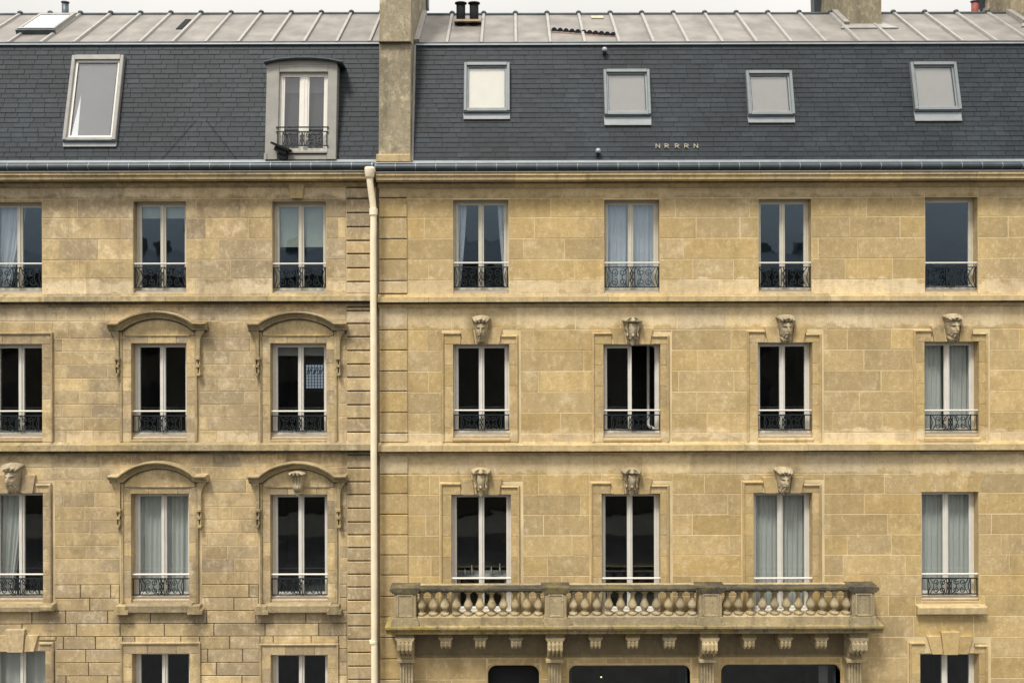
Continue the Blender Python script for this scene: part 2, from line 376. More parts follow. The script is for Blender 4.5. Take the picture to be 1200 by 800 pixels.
# ------------------------------------------------------------------ the two buildings
GROUND = 0.14
LB = thing('stone_building', 'left stone house with arched window pediments, tight courses and one dormer in its slate roof', 'building', (X(220), 0, GROUND))
RB = thing('stone_building', 'right stone house with carved window keystones, baluster balcony and four square skylights', 'building', (X(820), 0, GROUND))
XL0, XLR, XR0, XR1 = X(-95), X(442.5), X(442.5), X(1295)

# windows: x0,x1,y0,y1 px ; options
WL = [(-14, 49, 237, 346), (156, 218, 236, 346), (319, 382, 236, 346),
      (-12, 50, 403, 515), (154, 219, 402, 515), (317, 383, 402, 515),
      (-12, 51, 577, 704.5), (154, 222, 578, 705.5), (317, 384, 579, 705.5),
      (-12, 54, 762, 880), (155, 223, 765, 880), (317.5, 384.5, 766.5, 880)]
WR = [(531, 596, 234, 345), (708, 773, 234, 345), (889, 951, 233, 344.5), (1084, 1146, 231, 344),
      (531, 597, 403, 513), (707, 774, 403, 513), (888, 952, 401, 513), (1083, 1147, 400, 512),
      (529, 599, 579, 720), (705, 774, 578, 720), (883, 952, 577, 719), (1080, 1147, 576, 704),
      (572, 632, 779, 940), (667, 809, 779, 940), (845, 985, 778, 940), (1078, 1147, 765, 880)]
def rect(wd, ref=None):
    x0, x1, y0, y1 = wd; c = (x0 + x1) / 2; cy = (y0 + y1) / 2
    return [P(x0, cy)[0], P(x1, cy)[0], P(c, y1)[1], P(c, y0)[1]]
WLr = [rect(a) for a in WL]; WRr = [rect(a) for a in WR]

def wall_with_holes(x0, x1, z0, z1, holes, yf, yb, parent, mats):
    xs = sorted({x0, x1, *[h[0] for h in holes], *[h[1] for h in holes]}); zs = sorted({z0, z1, *[h[2] for h in holes], *[h[3] for h in holes]})
    xs = [a for a in xs if x0 <= a <= x1]; zs = [a for a in zs if z0 <= a <= z1]
    b = MB()
    for i in range(len(xs) - 1):
        for j in range(len(zs) - 1):
            cx = (xs[i] + xs[i + 1]) / 2; cz = (zs[j] + zs[j + 1]) / 2
            if any(h[0] < cx < h[1] and h[2] < cz < h[3] for h in holes): continue
            b.m = 0; b.add([(xs[i], yf, zs[j]), (xs[i + 1], yf, zs[j]), (xs[i + 1], yf, zs[j + 1]), (xs[i], yf, zs[j + 1])], [(0, 1, 2, 3)])
            b.add([(xs[i], yb, zs[j]), (xs[i + 1], yb, zs[j]), (xs[i + 1], yb, zs[j + 1]), (xs[i], yb, zs[j + 1])], [(3, 2, 1, 0)])
    b.m = 1
    for h in holes:
        a, c, d, e = max(h[0], x0), min(h[1], x1), h[2], h[3]
        b.add([(a, yf, d), (c, yf, d), (c, yf, e), (a, yf, e), (a, yb, d), (c, yb, d), (c, yb, e), (a, yb, e)],
              [(0, 4, 5, 1), (2, 6, 7, 3), (3, 7, 4, 0), (1, 5, 6, 2)])
    for a, c in ((x0, -1), (x1, 1)):
        b.add([(a, yf, z0), (a, yb, z0), (a, yb, z1), (a, yf, z1)], [(0, 1, 2, 3)])
    return b.build('wall', mats, parent)
zTopL, zTopR = Z(214, 220), Z(214, 820)
wallL = wall_with_holes(XL0, XLR, GROUND, zTopL + .3, WLr, .006, .32, LB, [M['mortarL'], M['stoneL']])
wallR = wall_with_holes(XR0 + .003, XR1, GROUND, zTopR + .3, WRr, .004, .32, RB, [M['mortarR'], M['stoneR']])

def subtract(rects, e):
    res = []
    for x0, x1, z0, z1 in rects:
        ex0, ex1, ez0, ez1 = e
        if ex1 <= x0 or ex0 >= x1 or ez1 <= z0 or ez0 >= z1: res.append((x0, x1, z0, z1)); continue
        if ex0 > x0: res.append((x0, ex0, z0, z1))
        if ex1 < x1: res.append((ex1, x1, z0, z1))
        mx0, mx1 = max(x0, ex0), min(x1, ex1)
        if ez0 > z0: res.append((mx0, mx1, z0, ez0))
        if ez1 < z1: res.append((mx0, mx1, ez1, z1))
    return res
def block(parent, m, x0, x1, z0, z1, yf=0.0, g=.008, c=.005, yb=.03, name='stone_block'):
    b = MB(); b.cbox(x0 + g, x1 - g, yf, yb, z0 + g, z1 - g, c)
    return b.build(name, m, parent)
def courses(parent, m, x0, x1, zs, excl, wmean, jit, g=.0075, yf=0.0, depth=.0, minw=.30, fixed=None):
    prev = []
    for r in range(len(zs) - 1):
        zt, zb = zs[r], zs[r + 1]
        segs = [(x0, x1, zb, zt)]
        for e in excl: segs = subtract(segs, e)
        # full height segments get joints, the joints stand clear of those below
        cuts = []; xx = x0 + wmean * (.35 if r % 2 else .85)
        while xx < x1:
            for _ in range(8):
                c = xx + random.uniform(-jit, jit)
                if all(abs(c - q) > .16 for q in prev): break
            cuts.append(c); xx += wmean * random.uniform(.72, 1.32)
        prev = cuts
        for a, b_, c, d in segs:
            if b_ - a < .05 or d - c < .05: continue
            cc = [q for q in cuts if a + minw * .5 < q < b_ - minw * .5] if d - c > .12 else []
            pts = [a] + cc + [b_]
            for i in range(len(pts) - 1):
                block(parent, m, pts[i], pts[i + 1], c, d, yf + random.uniform(-.0035, .0015) + depth, g * random.uniform(.8, 1.15))

# exclusions for surrounds (filled below), then the courses
exL = [list(r) for r in WLr]; exR = [list(r) for r in WRr]
def E(lst, px0, px1, py0, py1):                        # exclusion from pixels
    c = (px0 + px1) / 2; a, b_ = P(px0, (py0 + py1) / 2)[0], P(px1, (py0 + py1) / 2)[0]
    lst.append([a, b_, P(c, py1)[1], P(c, py0)[1]])
for i in (4, 5, 6): E(exR, WR[i][0] - 13, WR[i][1] + 13, WR[i][2] - 14, 520)
E(exR, WR[7][0] - 13, WR[7][1] + 13, WR[7][2] - 14, 520)
for i in (8, 9, 10): E(exR, WR[i][0] - 14, WR[i][1] + 14, WR[i][2] - 15, 722)
E(exR, 1064, 1161, 748, 880)
for i in (4, 5): E(exL, WL[i][0] - 14, WL[i][1] + 14, 385, 520)
E(exL, -25, 62, 391, 520); E(exL, -25, 64, 563, 712)
for i in (7, 8): E(exL, WL[i][0] - 14, WL[i][1] + 14, 562, 712)
E(exL, -25, 66, 750, 880); E(exL, 144, 234, 753, 880); E(exL, 305, 397, 753, 880)
E(exR, 1073, 1154, 707, 718)
# balcony zone
E(exR, 482, 1000, 733, 768)
for i in (12, 13, 14): E(exR, WR[i][0] - 2, WR[i][1] + 2, 777, 940)

QL = X(406); QR = X(478)
def zl(lst, px): return [Z(a, px) for a in lst]
courses(wallL, M['stoneL'], XL0, QL, zl([215, 233], 220), exL, 1.9, .2)
courses(wallL, M['stoneL'], XL0, QL, zl([233, 255.5, 280, 304.5, 326, 345], 220), exL, .98, .15)
courses(wallL, M['stoneL'], XL0, QL, zl([356, 376, 396, 411.3, 427, 443, 458.5, 473.5, 488.5, 504, 518], 220), exL, .92, .15)
courses(wallL, M['stoneL'], XL0, QL, zl([530, 547, 562, 577, 593.5, 609, 624, 639, 654, 670, 684.5], 220), exL, .90, .15)
courses(wallL, M['stoneL'], XL0, QL, zl([684.5, 700, 715, 730, 745, 760, 775.5, 791, 806.5, 822], 220), exL, .98, .1, .010, -.012)
courses(wallR, M['stoneR'], QR, XR1, zl([215, 232], 820), exR, 2.2, .2)
courses(wallR, M['stoneR'], QR, XR1, zl([232, 254.5, 279, 303.5, 327.5, 345], 820), exR, 1.24, .1)
courses(wallR, M['stoneR'], QR, XR1, zl([356, 386, 410, 434.3, 458.7, 483, 507, 518], 820), exR, 1.26, .1)
courses(wallR, M['stoneR'], QR, XR1, zl([530, 555, 578.5, 602.5, 626.5, 650, 674, 698, 722, 746.5], 820), exR, 1.22, .1)
courses(wallR, M['stoneR'], QR, XR1, zl([746.5, 770.5, 795, 820], 820), exR, 1.22, .1)
# corner quoins
for wall_, ma, xa, xb, lists, gg, px in (
    (wallL, M['stoneL'], X(406.5), X(434.5), [[219.8, 233, 249.5, 266, 282, 297.5, 314, 330, 344], [359.8, 364, 379, 394.5, 410.5, 426.5, 442, 458, 474, 490, 506, 518], [532.8, 548, 564, 579, 595, 611, 626, 641, 656.5, 672, 687, 702.5, 718, 732.5, 748, 763.5, 779.5, 795, 811]], .016, 420),
    (wallR, M['stoneR'], X(445), X(477.5), [[219.8, 232, 255, 280, 304, 329, 344], [359.8, 386.5, 410, 434.5, 458, 483, 507, 518], [532.8, 555, 578, 602, 626, 649.5, 673, 698, 722, 746, 771, 795, 819]], .011, 460)):
    for ls in lists:
        for a, b_ in zip(ls[:-1], ls[1:]):
            o = MB().cbox(xa, xb, -.032 + random.uniform(-.003, .003), .03, Z(b_, px) + gg, Z(a, px) - gg, .010).build('quoin_block', ma, wall_)
# dark bed of the quoin grooves and of the lower, recessed joints
MB().box(X(406.5), X(434.5), .002, .011, Z(820, 420), Z(216, 420)).build('joint_bed', M['mortarD'], wallL)
MB().box(X(445), X(477.5), .002, .011, Z(820, 460), Z(216, 460)).build('joint_bed', M['mortarD'], wallR)
b = MB()
zs0, zs1 = Z(684, 220), Z(822, 220)
segs = [(XL0, QL - .01, zs1, zs0)]
for e_ in exL: segs = subtract(segs, e_)
for a, c, d, f in segs: b.box(a, c, .004, .0115, d, f)
b.build('joint_bed', M['mortarD'], wallL)
# unseen foot of both walls
MB().box(XL0, X(434), -.012, .0, GROUND, Z(822, 220) - .02).build('base_course', M['stoneL'], wallL)
for a, c in ((445, 571), (633, 666), (810, 844), (986, 1064), (1161, 1290)):
    MB().box(X(a), X(c), -.012, .0, GROUND, Z(820, 820) - .02).build('base_course', M['stoneR'], wallR)

# ------------------------------------------------------------------ string courses, cornice, gutter
def band(name, parent, x0, x1, prof, m, seg, px, soot=None):  # soot: strip that paints the shadow line under the course, with dirt
    """moulded course cut in stones; prof = [(y, py)]"""
    g = grp(name, parent)
    pr = [(y, Z(p, px)) for y, p in prof]
    x = x0
    while x < x1 - .01:
        e_ = min(x1, x + seg * random.uniform(.8, 1.25))
        if x1 - e_ < .3: e_ = x1
        dy = random.uniform(-.002, .002); dz = random.uniform(-.0015, .0015)
        MB().extrude_x([(y + dy if y < 0 else y, z + dz) for y, z in pr], x + .0025, e_ - .0025).build('course_stone', m, g)
        if soot: MB().box(x + .0025, e_ - .0025, -soot[0], -.01, Z(soot[2], px), Z(soot[1], px)).build('soot_shadow_fillet', M['soot_shadow'], g)  # shadow line and soot painted in one dark strip
        x = e_
    return g
S1 = [(.02, 343.5), (-.03, 344), (-.045, 346.2), (-.17, 346.8), (-.18, 352.4), (-.16, 352.9), (-.07, 353.1), (-.06, 355.3), (-.03, 356.8), (-.03, 359), (.02, 359.5)]
S2 = [(.02, 517), (-.03, 517.3), (-.045, 518.6), (-.18, 519.2), (-.19, 525.8), (-.17, 526.2), (-.07, 526.4), (-.055, 529), (-.03, 530.5), (-.03, 532), (.02, 532.5)]
CO = [(.02, 202.3), (-.36, 202.6), (-.37, 206.5), (-.34, 207), (-.34, 211.5), (-.29, 212), (-.28, 213.2), (-.12, 213.8), (-.11, 216), (-.06, 217.5), (-.05, 219.5), (.02, 220)]
for par, a, c, m, px in ((LB, XL0, X(441), M['trimL'], 220), (RB, X(443.5), XR1, M['trimR'], 820)):
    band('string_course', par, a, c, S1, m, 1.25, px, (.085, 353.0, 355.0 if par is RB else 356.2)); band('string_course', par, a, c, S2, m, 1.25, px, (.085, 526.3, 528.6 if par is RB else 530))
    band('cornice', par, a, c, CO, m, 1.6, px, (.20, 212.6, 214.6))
    # gutter on the cornice
    g = grp('gutter', par)
    yc = -.30; step = 23.6 * 19.7 / F; x = a; rr = .104; zc = Z(195.5, px, -.3)
    prof = [(yc + .12, zc + rr * .9)] + [(yc + rr * 1.15 * -math.cos(t), zc + rr * .92 * math.sin(t)) for t in [R(q) for q in (65, 40, 15, -10, -35, -60, -90)]] + [(yc + .12, zc - rr * .92)]
    while x < c:
        e_ = min(c, x + step)
        b = MB().extrude_x(prof, x, e_)
        b.m = 1; b.tube([(e_ - .004, yy - .003, z_) for yy, z_ in prof[1:-1]], .006, 4)
        b.build('gutter_section', [M['gut'], M['zincL']], g)
        x = e_
    MB().tube([(a, yc - .055, zc + rr * .95), (c, yc - .055, zc + rr * .95)], .009, 6).build('gutter_bead', M['zincL'], g)
    MB().box(a, c, yc - .085, yc + .14, zc - rr * 1.12, zc - rr * .93).build('gutter_tray', M['zincR'], g)
    MB().box(a, c, -.025, .0, Z(215, px), Z(212.5, px)).build('soot_shadow_line', M['mortarD'], g) if False else None  # painted shadow line below the cornice, not built

# ------------------------------------------------------------------ mansard (13 degrees off plumb) and zinc roof (32 degree pitch)
YB, TAN = .10, .2303
AL = math.atan(TAN)
ROOFS = []
def roof(par, pxa, pxb, mid):
    x0, x1 = X(pxa), X(pxb)
    zb = Z(190, mid, YB); ztop = on_plane(mid, 53, YB, zb, TAN)
    SL = (ztop[2] - zb) / math.cos(AL)
    T = frame_T(YB, zb, AL)
    man = MB(T).box(x0, x1, 0, .12, 0, SL).build('mansard_roof', M['slateback'], par)
    YT, ZT = ztop[1], ztop[2]
    return dict(T=T, SL=SL, zb=zb, YT=YT, ZT=ZT, x0=x0, x1=x1, man=man, mid=mid, par=par)
rL = roof(LB, -95, 443.5, 220); rR = roof(RB, 483.5, 1295, 820)
def slope_xy(r, px, py):
    x, y, z = on_plane(px, py, YB, r['zb'], TAN); return x, (z - r['zb']) / math.cos(AL)
# skylights: px corners bottom-left x, bottom-right x, top y, bottom y, flashing y
SKY = [(rL, 75.5, 137.5, 67, 166, 172, 'inside', .06), (rR, 543.5, 597.5, 75.5, 132, 140, 'blindW', 0), (rR, 708, 762.5, 83.5, 136, 147, 'blindG', 0),
       (rR, 876, 930.5, 85, 136, 144, 'blindG', 0), (rR, 1070.5, 1125, 75, 130.5, 142, 'blindG', 0)]
holes = {id(rL): [], id(rR): []}
for r, a, c, t, bt, fl, bm, ex in SKY:
    xa, sb = slope_xy(r, a, bt); xb, _ = slope_xy(r, c, bt); _, st = slope_xy(r, (a + c) / 2, t); _, sf = slope_xy(r, (a + c) / 2, fl)
    holes[id(r)].append((xa + .05, xb - .05, sf + .03, st - .05))
    fm = M['skyf']; tall = ex > 0
    par = r['par']; T = r['T']
    f = MB(T); o_ = .085 if tall else .07
    f.cbox(xa, xa + o_, -.12, .0, sb, st, .012); f.cbox(xb - o_, xb, -.12, .0, sb, st, .012); f.box(xa + o_, xb - o_, -.125, .0, st - (.11 if tall else o_), st); f.box(xa + o_, xb - o_, -.112, .0, sb, sb + .06)
    sk = f.build('skylight', M['zincR'] if tall else fm, par)
    i1, i2, s1, s2 = xa + o_, xb - o_, sb + .06, st - (.11 if tall else o_)
    w_ = .06 if tall else .035
    f2 = MB(T); f2.box(i1, i1 + w_, -.06, 0, s1, s2); f2.box(i2 - w_, i2, -.06, 0, s1, s2); f2.box(i1 + w_, i2 - w_, -.061, 0, s2 - w_, s2); f2.box(i1 + w_, i2 - w_, -.061, 0, s1, s1 + w_)
    f2.build('sash', M['frameW'] if tall else M['zincL'], sk)
    MB(T).box(i1 + w_, i2 - w_, -.044, -.040, s1 + w_, s2 - w_).build('pane', M['glassS'], sk)
    q = MB(T); q.box(i1 + w_, i2 - w_, -.062, -.046, s2 - w_ - .022, s2 - w_ + .004); q.box(i2 - w_ - .014, i2 - w_ + .003, -.0615, -.046, s1 + w_, s2 - w_ - .023); q.box(i1 + w_ - .003, i1 + w_ + .008, -.0615, -.046, s1 + w_, s2 - w_ - .023); q.build('gasket', M['zincD'], sk)
    MB(T).box(i1 + w_, i2 - w_, -.026, -.004, s1 + w_, s2 - w_).build('blind' if not tall else 'lining', M[bm], sk)
    if tall:
        q = MB(T); q.prism([(i1 + w_ + .01, s1 + w_), (i1 + w_ + .16, s1 + w_), (i1 + w_ + .13, s1 + w_ + 1.0)], -.032, -.027); q.build('curtain', M['sheer'], sk)
    MB(T).prism([(xa - .01, sb - .012), (xa + .0, sf), (xb + .0, sf), (xb + .01, sb - .012)][::-1], -.035, 0).build('flashing', M['zincL'], sk)
    MB(T).box(xa, xb, -.05, 0, sf - .012, sf + .018).build('flashing_lip', M['zincR'], sk)
    MB(T).box(xa - .005, xb + .005, -.09, -.0, sb - .028, sb - .002).build('drip_bar', M['zincD'], sk)
# dormer footprint
dz_x0, _ = slope_xy(rL, 314, 180); dz_x1, _ = slope_xy(rL, 392, 180)
holes[id(rL)].append((dz_x0, dz_x1, -.1, 2.3))

PITCH = 5.92 * 20.4 / F / math.cos(AL)
def slate_verts(b, x0, x1, s, T, jit=0):
    b.T = T
    h = PITCH * 1.25
    y0 = -.015 + jit
    b.add([(x0, y0, s), (x1, y0, s), (x1, -.003, s + h), (x0, -.003, s + h), (x0, 0, s), (x1, 0, s)],
          [(0, 1, 2, 3), (4, 5, 1, 0), (0, 3, 4), (1, 5, 2)])
slate_var = []
for r in (rL, rR):
    man = r['man']; cand = []
    rows = int(r['SL'] / PITCH)
    for k in range(rows):
        s = k * PITCH + .01; x = r['x0'] + (.2 if k % 2 else 0) + random.uniform(-.1, .05) - .2
        while x < r['x1']:
            wd = .335 * random.choice((.82, .9, 1, 1, 1.05, 1.15)); a = max(x, r['x0']); c = min(x + wd, r['x1'])
            x += wd
            if c - a < .06: continue
            if any(a < h[1] and c > h[0] and s + PITCH * .5 > h[2] and s + PITCH * .4 < h[3] for h in holes[id(r)]):
                pieces = []
                for h in holes[id(r)]:
                    if a < h[1] and c > h[0] and s + PITCH * .5 > h[2] and s + PITCH * .4 < h[3]:
                        if h[0] - a > .03: pieces.append((a, h[0]))
                        if c - h[1] > .03: pieces.append((h[1], c))
                for q in pieces: cand.append((q[0], q[1], s))
            else: cand.append((a, c, s))
    inview = [q for q in cand if X(-5) < (q[0] + q[1]) / 2 < X(1205)]
    inview.sort(key=lambda q: -(round((q[1] - q[0]), 2) - q[2] * .03))
    single = set(inview[:295])
    b = MB(); tones = []
    for q in cand:
        tone = random.choice((.78, .88, .95, 1, 1, 1.05, 1.12, 1.22)); jit = random.uniform(-.003, .002)
        if q in single:
            sb_ = MB(); slate_verts(sb_, q[0] + .0055, q[1] - .0055, q[2], r['T'], jit)
            me = sb_.mesh('slate', M['slate']); at = me.attributes.new('tone', 'FLOAT', 'FACE'); at.data.foreach_set('value', [tone] * len(me.polygons))
            link('slate', me, man)
        else:
            slate_verts(b, q[0] + .0055, q[1] - .0055, q[2], r['T'], jit); tones += [tone] * 4
    me = b.mesh('slates', M['slate']); at = me.attributes.new('tone', 'FLOAT', 'FACE'); at.data.foreach_set('value', tones)
    link('slates', me, man, kind='stuff')
    # foot flashing, break flashing
    T = r['T']
    MB(T).box(r['x0'], r['x1'], -.05, -.02, -.04, .035).build('foot_flashing', M['zincL'], man)
    zf = grp('zinc_roof', r['par'])
    SLt = r['SL']
    MB(T).box(r['x0'], r['x1'], -.06, .02, SLt - .01, SLt + .022).build('break_flashing', M['zincL'], zf)
    MB(T).box(r['x0'], r['x1'], -.035, .02, SLt + .024, SLt + .075).build('break_roll', M['gut'], zf)
    # zinc slope
    Y1, Z1 = r['YT'] + .02, r['ZT'] + .05
    A2 = math.atan2(1.9, 1.19); ZS = math.hypot(1.9, 1.19); T2 = frame_T(Y1, Z1, A2); r['T2'] = T2; r['ZS'] = ZS; r['Y1'] = Y1; r['Z1'] = Z1
    ribs = [12 + 38.3 * k for k in range(-3, 12)] if r is rL else [524 + 40.25 * k for k in range(0, 20)]
    ribx = [on_plane(p, 50, Y1, Z1, math.tan(A2))[0] for p in ribs]
    ribx = [q for q in ribx if r['x0'] + .05 < q < r['x1'] - .05]
    ed = [r['x0']] + ribx + [r['x1']]
    for a, c in zip(ed[:-1], ed[1:]):
        pb = MB(T2); y_ = random.uniform(-.004, .004)
        pb.add([(a, y_, 0), (c, y_, 0), (c, y_, ZS), (a, y_, ZS), (a, .04, 0), (c, .04, 0), (c, .04, ZS), (a, .04, ZS)],
               [(0, 1, 2, 3), (7, 6, 5, 4), (0, 4, 5, 1), (3, 2, 6, 7), (0, 3, 7, 4), (1, 5, 6, 2)]); pb.build('zinc_panel', M['zinc'], zf)
    for q in ribx:
        b = MB(T2); b.prism([(q - .035, 0), (q + .035, 0), (q + .025, 1), (q - .025, 1)], 0, 0) if False else None
        b.add([(q - .045, -.004, -.03), (q + .045, -.004, -.03), (q + .03, -.055, -.03), (q - .03, -.055, -.03),
               (q - .045, -.004, ZS), (q + .045, -.004, ZS), (q + .03, -.055, ZS), (q - .03, -.055, ZS)],
              [(0, 1, 2, 3), (7, 6, 5, 4), (3, 2, 6, 7), (1, 5, 6, 2), (0, 3, 7, 4)])
        b.build('batten', M['zincR'], zf)
        T2v = T2 @ Vector((q, -.03, ZS)); MB().lathe(T2v.x, T2v.y, [(.06, T2v.z - .02), (.07, T2v.z + .04), (.03, T2v.z + .075)], 8).build('batten_cap', M['zincD'], zf)
    yr, zr = (T2 @ Vector((0, 0, ZS)))[1:]
    MB().tube([(r['x0'], yr, zr + .01), (r['x1'], yr, zr + .01)], .04, 8).build('ridge_cap', M['zincD'], zf)
    # rear slope
    MB().add([(r['x0'], yr, zr - .02), (r['x1'], yr, zr - .02), (r['x1'], yr + 5, zr - 3), (r['x0'], yr + 5, zr - 3)], [(0, 1, 2, 3)]).build('rear_slope', M['zinc'], zf)
    r['zf'] = zf; r['yr'] = yr; r['zr'] = zr
def zinc_pt(r, px, py):
    t = math.tan(math.atan2(1.9, 1.19)); x, y, z = on_plane(px, py, r['Y1'], r['Z1'], t); return x, math.hypot(y - r['Y1'], z - r['Z1'])

# roof window in the zinc, on the left
xa, s0 = zinc_pt(rL, 22, 40); xb, _ = zinc_pt(rL, 65, 40); _, s1 = zinc_pt(rL, 60, 22)
f = MB(rL['T2']); f.box(xa, xa + .07, -.14, 0, s0, s1); f.box(xb - .07, xb, -.14, 0, s0, s1); f.box(xa + .07, xb - .07, -.142, 0, s1 - .09, s1); f.box(xa + .07, xb - .07, -.142, 0, s0, s0 + .09)
sk = f.build('roof_hatch', M['zincR'], LB)
MB(rL['T2']).box(xa + .07, xb - .07, -.13, -.12, s0 + .09, s1 - .09).build('pane', M['glassS'], sk)
MB(rL['T2']).box(xa + .07, xb - .07, -.10, -.02, s0 + .09, s1 - .09).build('lining', M['blindG'], sk)
MB(rL['T2']).box(xa - .02, xb + .02, -.12, 0, s0 - .07, s0 - .004).build('kerb', M['zincD'], sk)
xa, s0 = zinc_pt(rL, 206, 35); xb, _ = zinc_pt(rL, 213, 35); _, s1 = zinc_pt(rL, 220, 23.5)
MB(rL['T2']).box(xa, xb, -.02, 0, s0, s1).build('vent_slot', M['black'], LB)
# pots and vents
def vent(par, px, ytop, ybot, wpx, Y, m, capw=1.25, name='vent_pipe', n=12, capm=None):
    k = (DIST + Y) / F; x, zt = P(px, ytop, Y); zb_ = Z(ybot, px, Y); r_ = wpx * k / 2; h = zt - zb_
    o = MB().lathe(x, Y, [(r_, zb_ - .25), (r_, zt - .10 * h)], n).build(name, m, par, True)
    MB().lathe(x, Y, [(r_ * .8, zt - .10 * h), (r_ * capw, zt - .09 * h), (r_ * capw, zt - .03 * h), (r_ * .9, zt)], n).build('cap', capm or m, o)
    return o
vent(LB, 76.5, 2, 19, 7.5, rL['yr'] + .15, M['zincD'])
v1 = vent(RB, 540, 3, 24, 10.5, 2.0, M['black'], 1.35); v2 = vent(RB, 555.5, 3, 24, 10.5, 2.0, M['black'], 1.35)
xx, zz_ = P(548, 25, 1.95); MB().box(xx - .33, xx + .33, 1.8, 2.12, zz_ - .04, zz_ + .01).build('vent_base', M['sill'], RB)
vent(RB, 1142.5, 1, 16, 8, rR['yr'] + .6, M['red'], 1.3, 'chimney_pot', capm=M['zincD'])
# row of eleven half-round vents
for k in range(11):
    px = 649.5 + k * 6.9; py = 36.5 + k * .55
    x, s = zinc_pt(rR, px, py); p = rR['T2'] @ Vector((x, 0, s))
    b = MB(); n = 8; rr = .072; vs = []; 
    for q in range(n + 1):
        t = math.pi * q / n; vs.append((x + rr * math.cos(t), p.y - .03, p.z + rr * 1.15 * math.sin(t)))
    for q in range(n + 1):
        t = math.pi * q / n; vs.append((x + rr * .8 * math.cos(t), p.y + .25, p.z + .09 + rr * .5 * math.sin(t)))
    fs = [tuple(range(n, -1, -1))] + [(i, i + 1, i + n + 2, i + n + 1) for i in range(n)]
    b.add(vs, fs).build('half_round_vent', M['black'], RB)
xa, sa = zinc_pt(rR, 645, 38.5); xb, sb2 = zinc_pt(rR, 722, 44); pa = rR['T2'] @ Vector((xa, -.02, sa)); pb_ = rR['T2'] @ Vector((xb, -.02, sb2))
MB().tube([pa, pb_], .009, 5).build('vent_sill', M['terra'], RB)
xa, s0 = zinc_pt(rR, 693, 22.6); xb, s1 = zinc_pt(rR, 706.5, 20)
q = MB(rR['T2']).box(xa, xb, -.03, 0, s0, s1).build('vent_grille', M['sill'], RB)
# mushroom vents on the slates
for px, py in ((708, 62), (700.5, 180)):
    x, s = slope_xy(rR, px, py); p = rR['T'] @ Vector((x, -.09, s))
    o = MB().lathe(p.x, p.y, [(.03, p.z - .08), (.035, p.z - .01)], 8).build('slate_vent', M['black'], RB)
    MB().lathe(p.x, p.y, [(.062, p.z - .02), (.066, p.z + .04), (.045, p.z + .08), (.015, p.z + .09)], 10).build('cap', M['zincL'], o, True)
# five small cream bracket marks on the slates (N R R R N)
def strokes(x, s, kind):
    wv, h = .085, .10
    if kind == 'N': L_ = [[(0, 0), (0, h)], [(0, h), (wv, 0)], [(wv, 0), (wv, h)]]
    else: L_ = [[(0, 0), (0, h)], [(0, h), (wv, h * .8), (wv, h * .55), (0, h * .5)], [(wv * .2, h * .5), (wv, 0)]]
    b = MB(rR['T'])
    for l in L_: b.tube([(x + a, -.04, s + c) for a, c in l], .009, 4)
    b.build('roof_bracket', M['sillc'], RB)
for px, kd in ((768.5, 'N'), (779, 'R'), (791, 'R'), (802, 'R'), (813, 'N')):
    x, s = slope_xy(rR, px, 174.2); strokes(x, s, kd)
# cables in an inverted V
for p0, p1 in (((230, 141), (187, 190)), ((242, 141), (280, 190))):
    a, c = slope_xy(rL, *p0), slope_xy(rL, *p1)
    MB(rL['T']).tube([(a[0], -.03, a[1]), (c[0], -.03, c[1])], .004, 4).build('lightning_cable', M['black'], LB)

# dormer
dorm = grp('dormer', LB)
dzb = Z(187, 350, 0); Dm = frame_T(.0, dzb, R(5.5))
def DX(px): return P(px, 187, 0)[0]
def DS(py): return on_plane(350, py, 0, dzb, math.tan(R(5.5)))[2] - dzb
x0, x1, i0, i1 = DX(310), DX(393.5), DX(325), DX(382.5); t0, tw, th = 0, DS(84), DS(75)
bsill = DS(176)
b = MB(Dm); b.cbox(x0, i0, 0, .25, 0, th, .01); b.cbox(i1, x1, 0, .25, 0, th, .01); b.cbox(i0, i1, .002, .25, tw, th - .002, .01); b.build('casing', M['dorm'], dorm)
b = MB(Dm); b.box(x0 - .01, x0 + .05, -.02, .0, 0, .14); b.cbox(i0, i1, .02, .3, 0, .12, .01); b.cbox(i0 - .02, i1 + .02, -.02, .3, .14, .20, .01); b.build('sill', M['dorm'], dorm)
b = MB(Dm); b.box(x0, x0 + .03, .25, 1.2, 0, th); b.box(x1 - .03, x1, .25, 1.2, 0, th); b.build('cheek', M['zincD'], dorm)
arc = []
for k in range(13):
    t = k / 12; xx = (x0 - .04) + (x1 - x0 + .16) * t; arc.append((xx, th + .0 + .10 * (1 - abs(2 * t - 1) ** 2.4)))
b = MB(Dm); b.sweep(arc, [(0, -.10), (0, 1.2), (.04, 1.2), (.04, -.13), (.015, -.13)]); b.build('hood', M['zincD'], dorm)
poly = [(x0, th)] + [(x1, th)] + [(p[0], p[1]) for p in arc[::-1] if x0 < p[0] < x1]
MB(Dm).prism(poly, .01, .2).build('tympanum', M['dorm'], dorm)
b = MB(Dm); zf0, zf1 = .20, tw; cx = (i0 + i1) / 2
for a, c in ((i0, i0 + .07), (i1 - .07, i1), (cx - .075, cx + .075)): b.box(a, c, .10, .16, zf0, zf1)
b.box(i0, i1, .102, .158, zf1 - .09, zf1 - .0); b.box(i0, i1, .102, .158, zf0, zf0 + .08)
for a, c in ((i0 + .07, i0 + .105), (cx - .11, cx - .075), (cx + .075, cx + .11), (i1 - .105, i1 - .07)): b.box(a, c, .115, .155, zf0 + .08, zf1 - .09)
b.box(cx - .008, cx + .008, .09, .10, zf0, zf1)
b.build('frame', M['frameW'], dorm)
for a, c in ((i0 + .07, cx - .075), (cx + .075, i1 - .07)): MB(Dm).box(a, c, .13, .135, zf0 + .08, zf1 - .09).build('pane', M['glassS'], dorm)
MB(Dm).box(i0, i1, .32, 1.1, .1, tw).build('lining', M['inside'], dorm)

